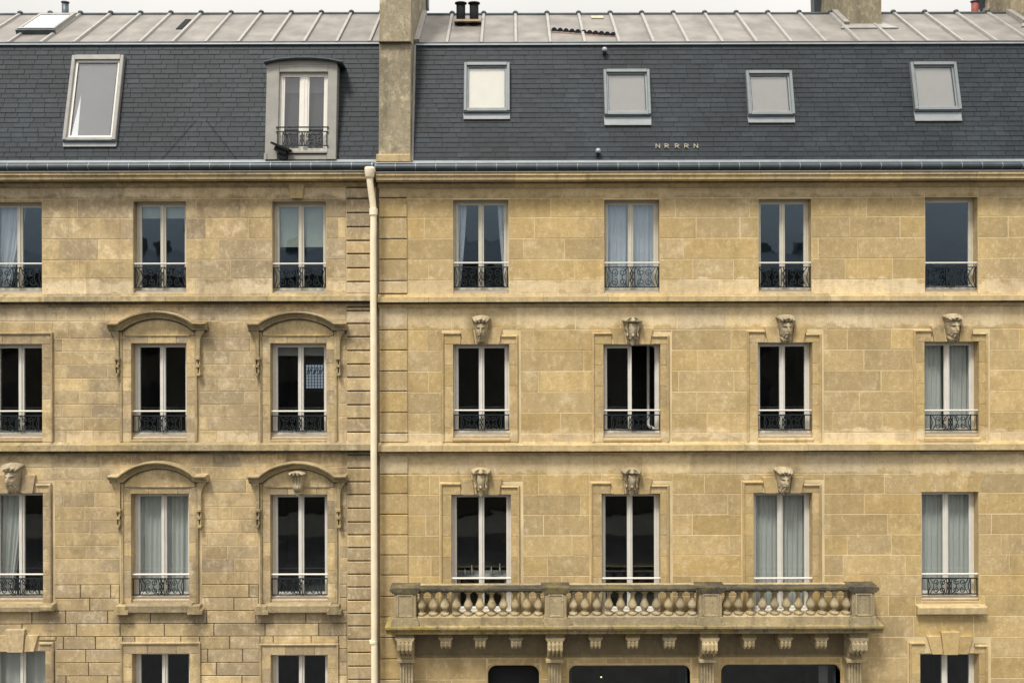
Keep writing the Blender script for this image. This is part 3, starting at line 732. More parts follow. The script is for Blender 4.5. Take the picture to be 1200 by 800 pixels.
def spiral(cx, cz, r0, r1, a0, turns, y, n=14):
    return [(cx + (r0 + (r1 - r0) * i / n) * math.cos(a0 + turns * 2 * math.pi * i / n), y, cz + (r0 + (r1 - r0) * i / n) * math.sin(a0 + turns * 2 * math.pi * i / n)) for i in range(n + 1)]
def scrollwork(b, x0, x1, z0, z1, y, r=.0105, full=True):
    """a symmetrical wrought panel: centre medallion, facing scrolls, bowed struts"""
    w_ = x1 - x0; h = z1 - z0; cx = (x0 + x1) / 2; cz = (z0 + z1) / 2
    b.tube([(cx - h * .17, y, z0), (cx - h * .13, y, cz), (cx - h * .17, y, z1)], r, 4); b.tube([(cx + h * .17, y, z0), (cx + h * .13, y, cz), (cx + h * .17, y, z1)], r, 4)
    for sg in (-1, 1):
        b.tube([(cx + sg * h * .02 * (1 if k % 2 else 3), y, z0 + h * k / 6) for k in range(7)], r * 1.3, 4)
        b.tube(spiral(cx, cz + sg * h * .17, h * .13, h * .04, 0, 1.2, y, 9), r, 4)
        q = [(cx + sg * h * .17, y, cz + h * .5), (cx + sg * h * .4, y, cz + h * .28), (cx + sg * h * .48, y, cz), (cx + sg * h * .4, y, cz - h * .28), (cx + sg * h * .17, y, cz - h * .5)]
        b.tube(q, r, 4)
        for v in (-1, 1):
            b.tube(spiral(cx + sg * h * .46, cz + v * h * .25, h * .20, h * .05, math.pi / 2 * v, sg * 1.3 * v, y, 14), r, 4)
            b.tube(spiral(cx + sg * h * .86, cz + v * h * .25, h * .19, h * .05, -math.pi / 2 * v, -sg * 1.3 * v, y, 14), r, 4)
        e1 = cx + sg * min(w_ * .5, h * 1.35)
        b.tube([(e1 - sg * h * .12, y, z1), (e1 - sg * h * .32, y, cz + h * .2), (e1 - sg * h * .38, y, cz), (e1 - sg * h * .32, y, cz - h * .2), (e1 - sg * h * .12, y, z0)], r, 4)
        b.tube([(e1 - sg * h * .02, y, z1), (e1 - sg * h * .14, y, cz), (e1 - sg * h * .02, y, z0)], r, 4)
        b.tube([(e1, y, z0), (e1, y, z1)], r * 1.1, 4)
def railing(par, x0, x1, z0, z1, y, ztop=None, whiteonly=False, T=None):
    """iron guard across an opening; ztop = height of the pale hand rail"""
    b = MB(T)
    if whiteonly:
        return MB(T).tube([(x0 - .02, y, ztop), (x1 + .02, y, ztop)], .022, 8).build('hand_rail', M['rail'], par)
    for z_ in (z0, z1): b.box(x0 - .02, x1 + .02, y - .012, y + .012, z_ - .011, z_ + .011)
    b.box(x0 + .01, x0 + .028, y - .009, y + .009, z0, z1); b.box(x1 - .028, x1 - .01, y - .009, y + .009, z0, z1)
    g = b.build('guard_rail', M['iron'], par)
    s = MB(T); scrollwork(s, x0 + .03, x1 - .03, z0, z1, y); s.build('scrollwork', M['iron'], g)
    if ztop: MB(T).tube([(x0 - .03, y, ztop), (x1 + .03, y, ztop)], .020, 8).build('hand_rail', M['rail'], g)
    return g
g = railing(dorm, i0 - .02, i1 + .02, DS(171), DS(154.5), -.02, None, T=Dm)
MB(Dm).box(i0 - .04, i1 + .04, -.035, -.005, DS(150), DS(148.6)).build('top_rail', M['iron'], dorm)
# black cowl beside the dormer
cw = thing('flue_cowl', 'black tilted flue cowl standing at the left foot of the dormer', 'cowl', (*P(331, 187, -.12)[:1], -.12, Z(187, 331, -.12)))
x, z_ = P(332, 187, -.12)
MB().extrude_x([(-.20, z_), (-.05, z_), (-.05, z_ + .25), (-.20, z_ + .25)], x - .09, x + .09).build('stem', M['black'], cw)
MB(Matrix.Translation((x - .05, -.13, z_ + .26)) @ Matrix.Rotation(R(22), 4, 'Y')).box(-.22, .22, -.14, .12, 0, .05).build('hood', M['black'], cw)
MB(Matrix.Translation((x - .05, -.13, z_ + .20)) @ Matrix.Rotation(R(22), 4, 'Y')).box(-.13, .15, -.10, .08, -.05, .06).build('throat', M['black'], cw)

# ------------------------------------------------------------------ chimneys
ch = grp('chimney_wall', RB)
xa, xb = X(444.5), X(481.5)
zb0 = Z(181, 463); zt = Z(-150, 463, .5)
b = MB(); lean = .06
def slab(b, xa, xb, ya, yb, z0, z1, dy):
    b.add([(xa, ya, z0), (xb, ya, z0), (xb, yb, z0), (xa, yb, z0), (xa, ya + dy, z1), (xb, ya + dy, z1), (xb, yb, z1), (xa, yb, z1)],
          [(0, 3, 2, 1), (4, 5, 6, 7), (0, 1, 5, 4), (1, 2, 6, 5), (2, 3, 7, 6), (3, 0, 4, 7)])
slab(b, xa, xb, -.02, 3.7, zb0, zt, .40)
b.build('stack', M['chim'], ch)
b = MB(); b.cbox(X(442), X(482), -.10, .5, Z(190.5, 463), zb0 - .004, .015); b.build('plinth', M['trimR'], ch)
zk = Z(52, 463, .3); MB().cbox(xa - .006, xb + .006, .035, .45, zk - .012, zk + .012, .004).build('render_joint', M['mortarD'], ch)
# pale flashing up its right side along the zinc slope
T2 = rR['T2']; MB(T2).box(rR['x0'] - .03, rR['x0'] + .10, -.12, 0, -.02, rR['ZS']).build('side_flashing', M['zincR'], ch)
MB(rR['T']).box(rR['x0'] - .03, rR['x0'] + .02, -.05, 0, 0, rR['SL']).build('side_flashing', M['zincR'], ch)
xc, zc = P(497, 12, 4.2); MB().box(xc - .2, xc + .13, 3.9, 4.3, zc, zc + 1.2).build('rear_cowl', M['zincD'], ch)
def stack(pxl, pxr, Yf, Yb, pyb):
    c = grp('chimney', RB)
    k = X(pxl, Yf, 10); k2 = X(pxr, Yf, 10); z0 = Z(pyb, (pxl + pxr) / 2, Yf) - .1
    b = MB(); b.cbox(k, k2, Yf, Yb, z0 - .6, z0 + 2.6, .01); b.build('stack', M['chim'], c)
    T2 = rR['T2']; s = (Yf - rR['Y1']) / 1.9 * rR['ZS']
    MB(T2).prism([(k - .28, s - .30), (k2 + .30, s - .30), (k2 + .02, s + .16), (k - .02, s + .16)], -.035, 0).build('apron', M['zincR'], c)
    MB(T2).box(k - .13, k - .0, -.11, 0, s - .05, rR['ZS']).build('side_flashing', M['zincR'], c)
    MB().box(k - .02, k2 + .02, Yf - .03, Yf, z0 - .02, z0 + .12).build('front_flashing', M['zincL'], c)
    # dark coping boards showing past the far left arris
    T = frame_T(Yb - .3, z0 + .1, R(0))
    kk = X(pxl - 34, Yb, 10)
    MB().add([(kk - .12, Yb, z0 + .35), (kk + .14, Yb, z0 + .35), (k, Yb - .2, z0 + 1.6), (k - .22, Yb - .2, z0 + 1.6),
              (kk - .12, Yb + .25, z0 + .35), (kk + .14, Yb + .25, z0 + .35), (k, Yb + .1, z0 + 1.6), (k - .22, Yb + .1, z0 + 1.6)],
             [(0, 1, 2, 3), (7, 6, 5, 4), (0, 3, 7, 4), (1, 5, 6, 2), (0, 4, 5, 1), (3, 2, 6, 7)]).build('rear_coping', M['zincD'], c)
    return c
stack(994, 1033, 1.87, 3.9, 29)
stack(1203, 1244, 1.95, 4.0, 29)

# ------------------------------------------------------------------ windows
def window(par, r, leaf=2, yin=.215, open_=None, m='frame', sillz=None, deep=3.0, name='window', head=.06):
    x0, x1, z0, z1 = r; cx = (x0 + x1) / 2; fm = M[m]
    b = MB(); fw = .045
    b.box(x0, x0 + fw, yin, yin + .08, z0, z1); b.box(x1 - fw, x1, yin, yin + .08, z0, z1)
    b.box(x0 + fw, x1 - fw, yin + .002, yin + .078, z1 - head, z1); b.box(x0 + fw, x1 - fw, yin - .004, yin + .078, z0, z0 + .04)
    wn_ = b.build(name, fm, par)
    xs = [(x0 + fw, cx), (cx, x1 - fw)] if leaf == 2 else [(x0 + fw, x1 - fw)]
    for i, (a, c) in enumerate(xs):
        T = None
        if open_ and open_[0] == i:
            hx = c if i == 1 else a
            T = Matrix.Translation((hx, yin + .03, 0)) @ Matrix.Rotation(R(open_[1]) * (-1 if i else 1), 4, 'Z') @ Matrix.Translation((-hx, -yin - .03, 0))
        sw = .062; s = MB(T); yy = yin - .012 + (.004 if i else 0)
        g0, g1 = (a, c)
        s.cbox(g0, g0 + sw, yy, yin + .05, z0 + .04, z1 - head, .008); s.cbox(g1 - sw, g1, yy, yin + .05, z0 + .04, z1 - head, .008)
        s.cbox(g0 + sw, g1 - sw, yy + .002, yin + .05, z1 - head - .055, z1 - head, .006); s.cbox(g0 + sw, g1 - sw, yy + .002, yin + .05, z0 + .04, z0 + .095, .006)
        sa = s.build('sash', fm, wn_)
        MB(T).box(g0 + sw, g1 - sw, yin + .018, yin + .024, z0 + .095, z1 - head - .055).build('pane', M['glass'], sa) if False else MB(T).box(g0 + sw, g1 - sw, yin + .018, yin + .024, z0 + .095, z1 - head - .055).build('pane', M['glass' if m == 'frame' else 'glassN'], wn_)
    if leaf == 2:
        MB().cbox(cx - .022, cx + .022, yin - .034, yin - .012, z0 + .06, z1 - head - .005, .008).build('cover_strip', fm, wn_)
    # dark room behind
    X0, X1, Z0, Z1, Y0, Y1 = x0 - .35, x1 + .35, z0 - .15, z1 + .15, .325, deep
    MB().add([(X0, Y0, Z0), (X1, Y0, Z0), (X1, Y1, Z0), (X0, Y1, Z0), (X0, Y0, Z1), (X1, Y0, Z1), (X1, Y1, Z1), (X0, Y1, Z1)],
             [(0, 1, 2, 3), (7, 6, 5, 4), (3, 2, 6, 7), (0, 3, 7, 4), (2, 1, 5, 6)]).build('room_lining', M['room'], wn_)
    if sillz:
        MB().cbox(x0 + .002, x1 - .002, sillz[0], yin + .02, z0 - .002, z0 + .035, .01).build('sill', M[sillz[1]], wn_)
    return wn_
def guard(par, wd, r, yt, y0, y1, yd=.05):
    px = (wd[0] + wd[1]) / 2
    return railing(par, r[0], r[1], Z(y1, px), Z(y0, px), yd, Z(yt, px))
winsL = []; winsR = []
for i, r in enumerate(WLr):
    wd = WL[i]
    r2 = [r[0], r[1], r[2] + (.0 if i > 8 else .06), r[3]]
    # stone or timber ledge at the foot of the opening
    if i < 9: MB().cbox(r[0] + .002, r[1] - .002, .02, .30, r[2] + .002, r[2] + .056, .01).build('window_ledge', M['sill'], LB)
    wn_ = window(LB, r2, m='frame' if i < 3 else 'frameW', sillz=(.08, 'frame')); winsL.append(wn_)
    if i < 3: guard(wn_, wd, r, 309, 313.5, 337)
    elif i < 6: guard(wn_, wd, r, 482, 487.5, 506)
    elif i < 9: guard(wn_, wd, r, 673.5, 678.5, 697.5)
for i, r in enumerate(WRr):
    wd = WR[i]
    if i in (12, 13, 14): winsR.append(None); continue
    low = i in (8, 9, 10)
    r2 = [r[0], r[1], r[2] + (.0 if low or i == 15 else .06), r[3]]
    if not low and i != 15: MB().cbox(r[0] + .002, r[1] - .002, .02, .30, r[2] + .002, r[2] + .056, .01).build('window_ledge', M['sill'], RB)
    wn_ = window(RB, r2, leaf=1 if i == 3 else 2, m='frame' if i < 4 else 'frameW', sillz=(.08, 'frame'), open_=(1, 80) if i == 5 else None); winsR.append(wn_)
    if i < 4: guard(wn_, wd, r, 308, 313, 336.5)
    elif i < 8: guard(wn_, wd, r, 481, 486.5, 504)
    elif low: railing(wn_, r[0], r[1], 0, 0, .02, Z(677.5, (wd[0] + wd[1]) / 2), True)
    elif i == 11: guard(wn_, wd, r, 673, 678, 696.5)

# ------------------------------------------------------------------ surrounds
def architrave(par, wall_, r, m, ow=.245, top=.26, step=.47, key=None, ztop_gap=None, zbot=None):
    x0, x1, z0, z1 = r; zb_ = zbot if zbot is not None else z0
    g = grp('window_surround', par)
    f = .05
    # flat stones of the jambs
    z = z1
    for sg in (-1, 1):
        z = z1; 
        while z > zb_ + .05:
            zn_ = max(zb_, z - step) 
            if zn_ - zb_ < .15: zn_ = zb_
            a, c = (x0 - ow + f, x0 + .002) if sg < 0 else (x1 - .002, x1 + ow - f)
            MB().cbox(a, c, -.022 + random.uniform(-.002, .002), .03, zn_ + .003, z - .003, .004).build('jamb_stone', m, g)
            z = zn_
    cxx = (x0 + x1) / 2; kw = key or 0
    if kw: parts = [(x0 - ow + f, cxx - kw), (cxx + kw, x1 + ow - f)]
    else: parts = [(x0 - ow + f, cxx - .3), (cxx - .3, cxx + .35), (cxx + .35, x1 + ow - f)]
    for a, c in parts: MB().cbox(a + .003, c - .003, -.024, .03, z1 + .003, z1 + top - f, .004).build('lintel_stone', m, g)
    # outer fillet, mitred
    prof = [(0, .02), (0, -.032), (.018, -.055), (.042, -.060), (f, -.045), (f, .02)]
    if kw:
        for pth in ([(cxx - kw - .0, z1 + top - f), (x0 - ow + f, z1 + top - f), (x0 - ow + f, zb_)], [(x1 + ow - f, zb_), (x1 + ow - f, z1 + top - f), (cxx + kw, z1 + top - f)]):
            if pth[0][0] < cxx and pth[0][1] > zb_: pth = pth[::-1]
            MB().sweep(pth, prof).build('fillet', m, g)
    else:
        MB().sweep([(x0 - ow + f, zb_), (x0 - ow + f, z1 + top - f), (x1 + ow - f, z1 + top - f), (x1 + ow - f, zb_)], prof).build('fillet', m, g)
    return g

def voussoirs(g, cx, z0, z1, m, kw=.46, inner=.19, yf=-.05):
    """two splayed stones either side of a carved keystone"""
    for sg in (-1, 1):
        pl = [(cx + sg * inner * .8, z0), (cx + sg * (kw - .06), z0), (cx + sg * (kw + .01), z1), (cx + sg * inner * 1.05, z1)]
        if sg < 0: pl = pl[::-1]
        MB().prism(pl, yf, .03).build('voussoir', m, g)

def gauss(x, y, cx, cy, sx, sy): return math.exp(-((x - cx) / sx) ** 2 - ((y - cy) / sy) ** 2)
def carved(par, cx, z0, z1, wtop, kind, m):
    """carved keystone: a relief grid; kind 0 bearded head, 1 cartouche with ribbons, 2 drooping-lidded head, 3 leaf console"""
    h = z1 - z0; nx, nz = 26, 44; vs = []; fs = []
    for j in range(nz + 1):
        v = j / nz                       # 0 bottom .. 1 top
        wv = wtop * (.50 + .36 * min(1, v * 1.5) ** .8)
        if v > .80: wv = wtop * (.86 + .30 * math.sin((v - .80) / .20 * math.pi))
        if kind == 1: wv *= 1 + .07 * math.sin(v * 24)
        if v < .10: wv *= .55 + 4.5 * v
        if v > .90: wv *= math.sqrt(max(.05, 1 - ((v - .90) / .105) ** 2)) * .9 + .1
        for i in range(nx + 1):
            u = i / nx * 2 - 1
            uu = u
            d = .10 * math.sqrt(max(0, 1 - abs(u) ** 3.5)) * (.55 + .55 * v)
            if kind in (0, 2):
                d += .085 * math.exp(-(uu / .55) ** 2) * math.exp(-((v - .45) / .32) ** 2)      # skull mass
                d += .05 * gauss(uu, v, 0, .50, .13, .10) + .03 * gauss(uu, v, 0, .44, .2, .03)     # nose
                for sg in (-1, 1):
                    d -= .040 * gauss(uu, v, sg * .36, .56, .20, .035)                               # sockets
                    d += .022 * gauss(uu, v, sg * .36, .555, .11, .016)
                    d += .025 * gauss(uu, v, sg * .36, .625, .24, .022)                              # brows
                    d += .02 * gauss(uu, v, sg * .5, .44, .15, .06)                                  # cheeks
                    d += .03 * gauss(uu, v, sg * (.25 + 0), .365, .26, .028)                        # moustache
                d -= .030 * gauss(uu, v, 0, .325, .22, .014)                                         # mouth
                if v < .33: d += .014 * math.sin(abs(uu) * 16 + 3 * math.sin(v * 20)) + .03 * gauss(uu, v, 0, .2, .6, .12)
                if kind == 2: d -= .035 * math.exp(-((v - .16 - .12 * uu * uu) / .022) ** 2)
                for q in range(-2, 3): d += .075 * gauss(uu, v, q * .40, .885 - .035 * abs(q), .17, .055)
                for q in (-1.5, -.5, .5, 1.5): d += .045 * gauss(uu, v, q * .42, .785 - .02 * abs(q), .13, .035)
                d -= .05 * math.exp(-((v - .705 - .05 * (1 - uu * uu)) / .018) ** 2)                 # shadow line below the crown
            elif kind == 1:
                d += .03 * (1 if abs(uu) > .68 else 0) * (v > .2) + .05 * gauss(uu, v, 0, .5, .5, .25)
                d += .05 * max(0, math.cos(uu * 6.5) * math.sin(v * 22)) * math.exp(-((v - .34) / .10) ** 2)
                d -= .04 * math.exp(-((abs(uu) - .66) / .07) ** 2) * (v < .8)
                d += .06 * abs(math.cos(uu * 4.7)) * math.exp(-((v - .88) / .08) ** 2) - .06 * gauss(uu, v, 0, .80, .8, .022)
            else:
                d += .05 * abs(math.sin(uu * 7)) * v + .05 * math.exp(-((v - .35) / .15) ** 2) * (1 - uu * uu)
                if v > .86: d += .06
                d -= .05 * math.exp(-((v - .84) / .02) ** 2) + .04 * math.exp(-((v - .16) / .02) ** 2)
            vs.append((cx + u * wv, -.045 - max(d, 0) * 1.4, z0 + h * v))
    for j in range(nz):
        for i in range(nx):
            a = j * (nx + 1) + i; fs.append((a, a + 1, a + nx + 2, a + nx + 1))
    # sides back to the wall
    ring = [i for i in range(nx + 1)] + [j * (nx + 1) + nx for j in range(1, nz + 1)] + [nz * (nx + 1) + i for i in range(nx - 1, -1, -1)] + [j * (nx + 1) for j in range(nz - 1, 0, -1)]
    o = len(vs)
    for i in ring: vs.append((vs[i][0], .02, vs[i][2]))
    n = len(ring)
    for k in range(n): fs.append((ring[k], o + k, o + (k + 1) % n, ring[(k + 1) % n]))
    names = {0: 'carved_mask', 1: 'carved_cartouche', 2: 'carved_mask', 3: 'carved_console'}
    return MB().add(vs, fs).build(names[kind], m, par, True)

kR = 20 / F
for i, ktop, kind in ((4, 368, 0), (5, 370, 1), (6, 367, 2), (7, 366, 2), (8, 546, 1), (9, 546, 1), (10, 545, 0)):
    r = WRr[i]; wd = WR[i]; px = (wd[0] + wd[1]) / 2
    zb_ = Z(517.2, px) if i < 8 else r[2]
    g = architrave(RB, wallR, r, M['stoneR'], key=.46, zbot=zb_)
    cx = (r[0] + r[1]) / 2
    voussoirs(g, cx, r[3] + .003, r[3] + .36, M['stoneR'])
    if i in (4, 5, 6, 7): zz0 = r[3] - .01
    else: zz0 = r[3] - .01
    carved(RB, cx, zz0 - .01, Z(ktop + 1, px), .183, kind, M['carve'])
    if i < 8: MB().cbox(r[0] - .02, r[1] + .02, -.05, .30, Z(517.2, px), r[2] - .002, .02).build('sill_block', M['trimR'], RB)
# plain flat arch of the fourth window, third row, and its sill
r = WRr[11]; cx = (r[0] + r[1]) / 2; tops = [-1.0, -.56, -.2, .2, .56, 1.0]
for k in range(5):
    a0, a1 = tops[k], tops[k + 1]
    MB().prism([(cx + a0 * .66 + .004, r[3] + .002), (cx + a1 * .66 - .004, r[3] + .002), (cx + a1 * .80 - .004, r[3] + .455), (cx + a0 * .80 + .004, r[3] + .455)], -.004 - .002 * (k % 2), .0).build('voussoir', M['stoneR'], wallR)
MB().cbox(X(1073, 0, 712), X(1154, 0, 712), -.13, .05, Z(717.5, 1113), Z(708.3, 1113), .02).build('sill_block', M['trimR'], RB)
# ground floor window with plain keystones
r = WRr[15]; g = architrave(RB, wallR, r, M['stoneR'], key=.56)
cx = (r[0] + r[1]) / 2
for a0, a1, t0_, t1_, top_, yf in ((-.50, -.20, -.60, -.245, .40, -.05), (.20, .50, .245, .60, .40, -.05), (-.195, .195, -.24, .24, .50, -.08)):
    MB().prism([(cx + a0 * .8, r[3] + .002), (cx + a1 * .8, r[3] + .002), (cx + t1_ * .86, r[3] + top_), (cx + t0_ * .86, r[3] + top_)], yf, .02).build('keystone', M['stoneR'], g)

# left building: plain architraves and the pedimented windows
for i in (3, 6, 9):
    r = WLr[i]; px = 20
    zb_ = Z(517.2, px) if i == 3 else (Z(706, px) if i == 6 else r[2])
    g = architrave(LB, wallL, r, M['stoneL'], key=None if i == 3 else (.46 if i == 6 else .5), step=.31, zbot=zb_, ow=.245)
    cx = (r[0] + r[1]) / 2 - .02
    if i == 6:
        voussoirs(g, cx, r[3] + .003, r[3] + .40, M['stoneL']); carved(LB, X(16.5), r[3] - .01, Z(541, 16), .21, 0, M['carve'])
        MB().cbox(r[0] - .3, X(65.5, 0, 708), -.16, .02, Z(714, 20), Z(707, 20), .02).build('sill_block', M['trimL'], LB)
        MB().cbox(X(50, 0, 708), X(66.5, 0, 708), -.19, .02, Z(712.5, 20), Z(705.5, 20), .03).build('sill_pedestal', M['trimL'], LB)
    if i == 9:
        for a0, a1, t0_, t1_, top_, yf in ((-.50, -.22, -.58, -.255, .36, -.05), (.22, .50, .255, .58, .36, -.05), (-.215, .215, -.25, .25, .50, -.09)):
            MB().prism([(cx + a0 * .8, r[3] + .002), (cx + a1 * .8, r[3] + .002), (cx + t1_ * .86, r[3] + top_), (cx + t0_ * .86, r[3] + top_)], yf, .02).build('keystone', M['stoneL'], g)
for i in (10, 11): architrave(LB, wallL, WLr[i], M['stoneL'], step=.31)
for i in (3, 4, 5):
    r = WLr[i]; px = (WL[i][0] + WL[i][1]) / 2
    MB().cbox(r[0] - .0, r[1] + .0, -.04, .30, Z(517.2, px), r[2] - .002, .02).build('sill_block', M['trimL'], LB)

def pediment(i, shoulder, peak, low):
    """segmental pediment on consoles, in one stone moulding over the opening; pixel heights"""
    r = WLr[i]; px = (WL[i][0] + WL[i][1]) / 2; cx = (r[0] + r[1]) / 2; k = kR
    g = grp('window_pediment', LB); m = M['trimL']
    zl0 = Z(low, px); zs = Z(shoulder, px)
    hw, aw = 1.10, .79
    rise = (shoulder - peak) * k
    path = [(cx - hw, zl0), (cx - aw, zl0)]
    for q in range(1, 14):
        t = -1 + 2 * q / 14; path.append((cx + aw * .98 * t, zl0 + rise * .93 * (1 - t * t) ** .85 + .01))
    path += [(cx + aw, zl0), (cx + hw, zl0)]
    th_ = zs - zl0
    prof = [(0, .02), (0, -.10), (.010, -.125), (th_ * .34, -.13), (th_ * .36, -.165), (th_ * .54, -.165), (th_ * .56, -.205), (th_ * .68, -.205), (th_ * .71, -.165), (th_ * .78, -.17), (th_ * .82, -.26), (th_, -.27), (th_ + .004, .02)]
    MB().sweep(path, prof).build('arched_moulding', m, g)
    MB().sweep(path, [(-.030, .0), (-.030, -.075), (-.001, -.095), (-.001, .0)]).build('soot_shadow_fillet', M['soot_shadow'], g)  # dark strip paints the shadow under the arch
    # tympanum and lintel
    pts = [(p[0], p[1] - .002) for p in path[2:-2]]
    pl = [(cx - aw, zl0 - .12), (cx + aw, zl0 - .12), (cx + aw, zl0)] + pts[::-1] + [(cx - aw, zl0)]
    MB().prism(pl, -.03, .02).build('tympanum', M['stoneL'], g)
    zl1 = zl0 - .135
    MB().extrude_x([(.02, zl1), (-.05, zl1), (-.055, zl1 + .02), (-.03, zl1 + .03), (.02, zl1 + .03)], cx - .70, cx + .70).build('lintel_moulding', m, g)
    for a, c in ((r[0] - .02, cx - .25), (cx - .25, cx + .4), (cx + .4, r[1] + .02)):
        MB().cbox(a + .003, c - .003, -.028, .02, r[3] + .003, zl1 - .003, .004).build('lintel_stone', M['stoneL'], g)
    # jambs: flat stones + outer strip down to the sill
    zbt = Z(517.2, px) if i < 6 else Z(706, px)
    for sg in (-1, 1):
        z = zl1
        while z > zbt + .05:
            zn_ = max(zbt, z - .31)
            if zn_ - zbt < .12: zn_ = zbt
            a, c = (r[0] - .2, r[0] + .001) if sg < 0 else (r[1] - .001, r[1] + .2)
            MB().cbox(a, c, -.025 + random.uniform(-.002, .002), .03, zn_ + .003, z - .003, .004).build('jamb_stone', M['stoneL'], g)
            z = zn_
        ex = cx + sg * .87
        a, c = sorted((ex - sg * .055, ex))
        MB().cbox(a, c, -.05, .02, zbt, zl0 - .005, .008).build('jamb_strip', m, g)
        # console: flared top, long stem, hooked scroll
        o0 = cx + sg * .985; b = MB()
        n_ = 8; zt_ = zl0; L_ = 34 * k
        left = []; right = []
        for q in range(n_ + 1):
            t = q / n_; zq = zt_ - .0 - t * L_
            fl = .10 * max(0, 1 - t * 2.2) ** 2
            left.append((cx + sg * (.87 + .003), zq)); right.append((cx + sg * (.945 + fl * 1.3), zq))
        pl = left + right[::-1]
        if sg > 0: pl = pl
        if sg > 0: pl = pl[::-1]
        if sg > 0: b.prism(pl[::-1] if False else pl, -.09, .02)
        else: b.prism(pl, -.09, .02)
        b.box(*sorted((cx + sg * .845, cx + sg * .955)), -.135, .02, zt_ - L_, zt_ - L_ + .05)
        b.box(*sorted((cx + sg * .865, cx + sg * .90)), -.10, .02, zt_ - L_ - .30, zt_ - L_ + .0)
        b.box(*sorted((cx + sg * .865, cx + sg * .945)), -.125, .02, zt_ - L_ - .17, zt_ - L_ - .115)
        b.box(*sorted((cx + sg * .88, cx + sg * .965)), -.14, .02, zt_ - L_ - .36, zt_ - L_ - .31)
        b.box(*sorted((cx + sg * .93, cx + sg * .955)), -.10, .02, zt_ - L_ - .31, zt_ - L_)
        b.build('console', m, g)
    if i >= 6:
        MB().cbox(r[0] - .10, r[1] + .10, -.15, .02, Z(715.5, px), Z(705.2, px), .03).build('sill_block', m, g)
        for sg in (-1, 1):
            xc = (r[0] - .17) if sg < 0 else (r[1] + .17)
            MB().prism([(xc - .16, Z(716, px)), (xc + .16, Z(716, px)), (xc + .16, Z(712, px)), (xc + .11, Z(710.5, px)), (xc + .11, Z(706.5, px)), (xc - .11, Z(706.5, px)), (xc - .11, Z(710.5, px)), (xc - .16, Z(712, px))], -.18, .02).build('sill_pedestal', m, g)
    return g, cx
pediment(4, 378, 363.5, 386.5); pediment(5, 378, 364, 386.5)
pediment(7, 555, 538, 563.5); g8, cx8 = pediment(8, 555, 538.5, 563.5)
r = WLr[8]; carved(LB, cx8, r[3] - .005, Z(549.5, 349), .17, 3, M['carve'])
# plain keystone above the third top-floor window
xk = X(348.5, 0, 225); MB().prism([(xk - .13, Z(232.5, 349)), (xk + .13, Z(232.5, 349)), (xk + .18, Z(214.5, 349)), (xk - .18, Z(214.5, 349))], -.10, .02).build('keystone', M['trimR'], LB)

# ------------------------------------------------------------------ downpipe
MB().box(X(441.2), X(444.6), -.012, -.001, GROUND, Z(214, 443)).build('party_joint', M['mortarD'], wallR)
dp = thing('downpipe', 'cream drainpipe running down the joint between the two houses', 'drainpipe', (X(437.5), -.31, GROUND))
YP = -.31
pts = []
for px, py, y in ((433.2, 199, -.40), (433.2, 207, -.40), (433.6, 214, -.39), (434.8, 224, -.37), (436.6, 236, -.33), (437.6, 246, YP), (437.6, 262, YP)):
    x, z_ = P(px, py, y); pts.append((x, y, z_))
pts += [(X(437.6, YP), YP, z) for z in (12.9, 10, 6, GROUND + .3, GROUND)]
MB().tube(pts, .071, 16).build('pipe', M['pipe'], dp, True)
x, z_ = P(433.2, 197, -.40)
MB().lathe(x, -.40, [(.080, z_ - .22), (.10, z_ - .19), (.115, z_ - .02), (.115, z_ + .0), (.085, z_ + .03)], 14).build('funnel', M['pipe'], dp, True)
for py in (248, 751):
    x, z_ = P(437.6, py, YP)
    rr = .092 if py == 248 else .088; hh = .07 if py == 248 else .025
    MB().lathe(x, YP, [(.08, z_ - hh), (rr, z_ - hh), (rr, z_ + hh), (.08, z_ + hh)], 14).build('collar', M['pipe'], dp)
    MB().box(x - .015, x + .015, YP + .05, -.0, z_ - .02, z_ + .02).build('bracket', M['zincD'], dp)

# ------------------------------------------------------------------ balcony
bal = grp('balcony', RB)
YF = -.62
def bx(px): return P(px, 735, YF)[0]
def bz(py, Y=YF): return P(745, py, Y)[1]
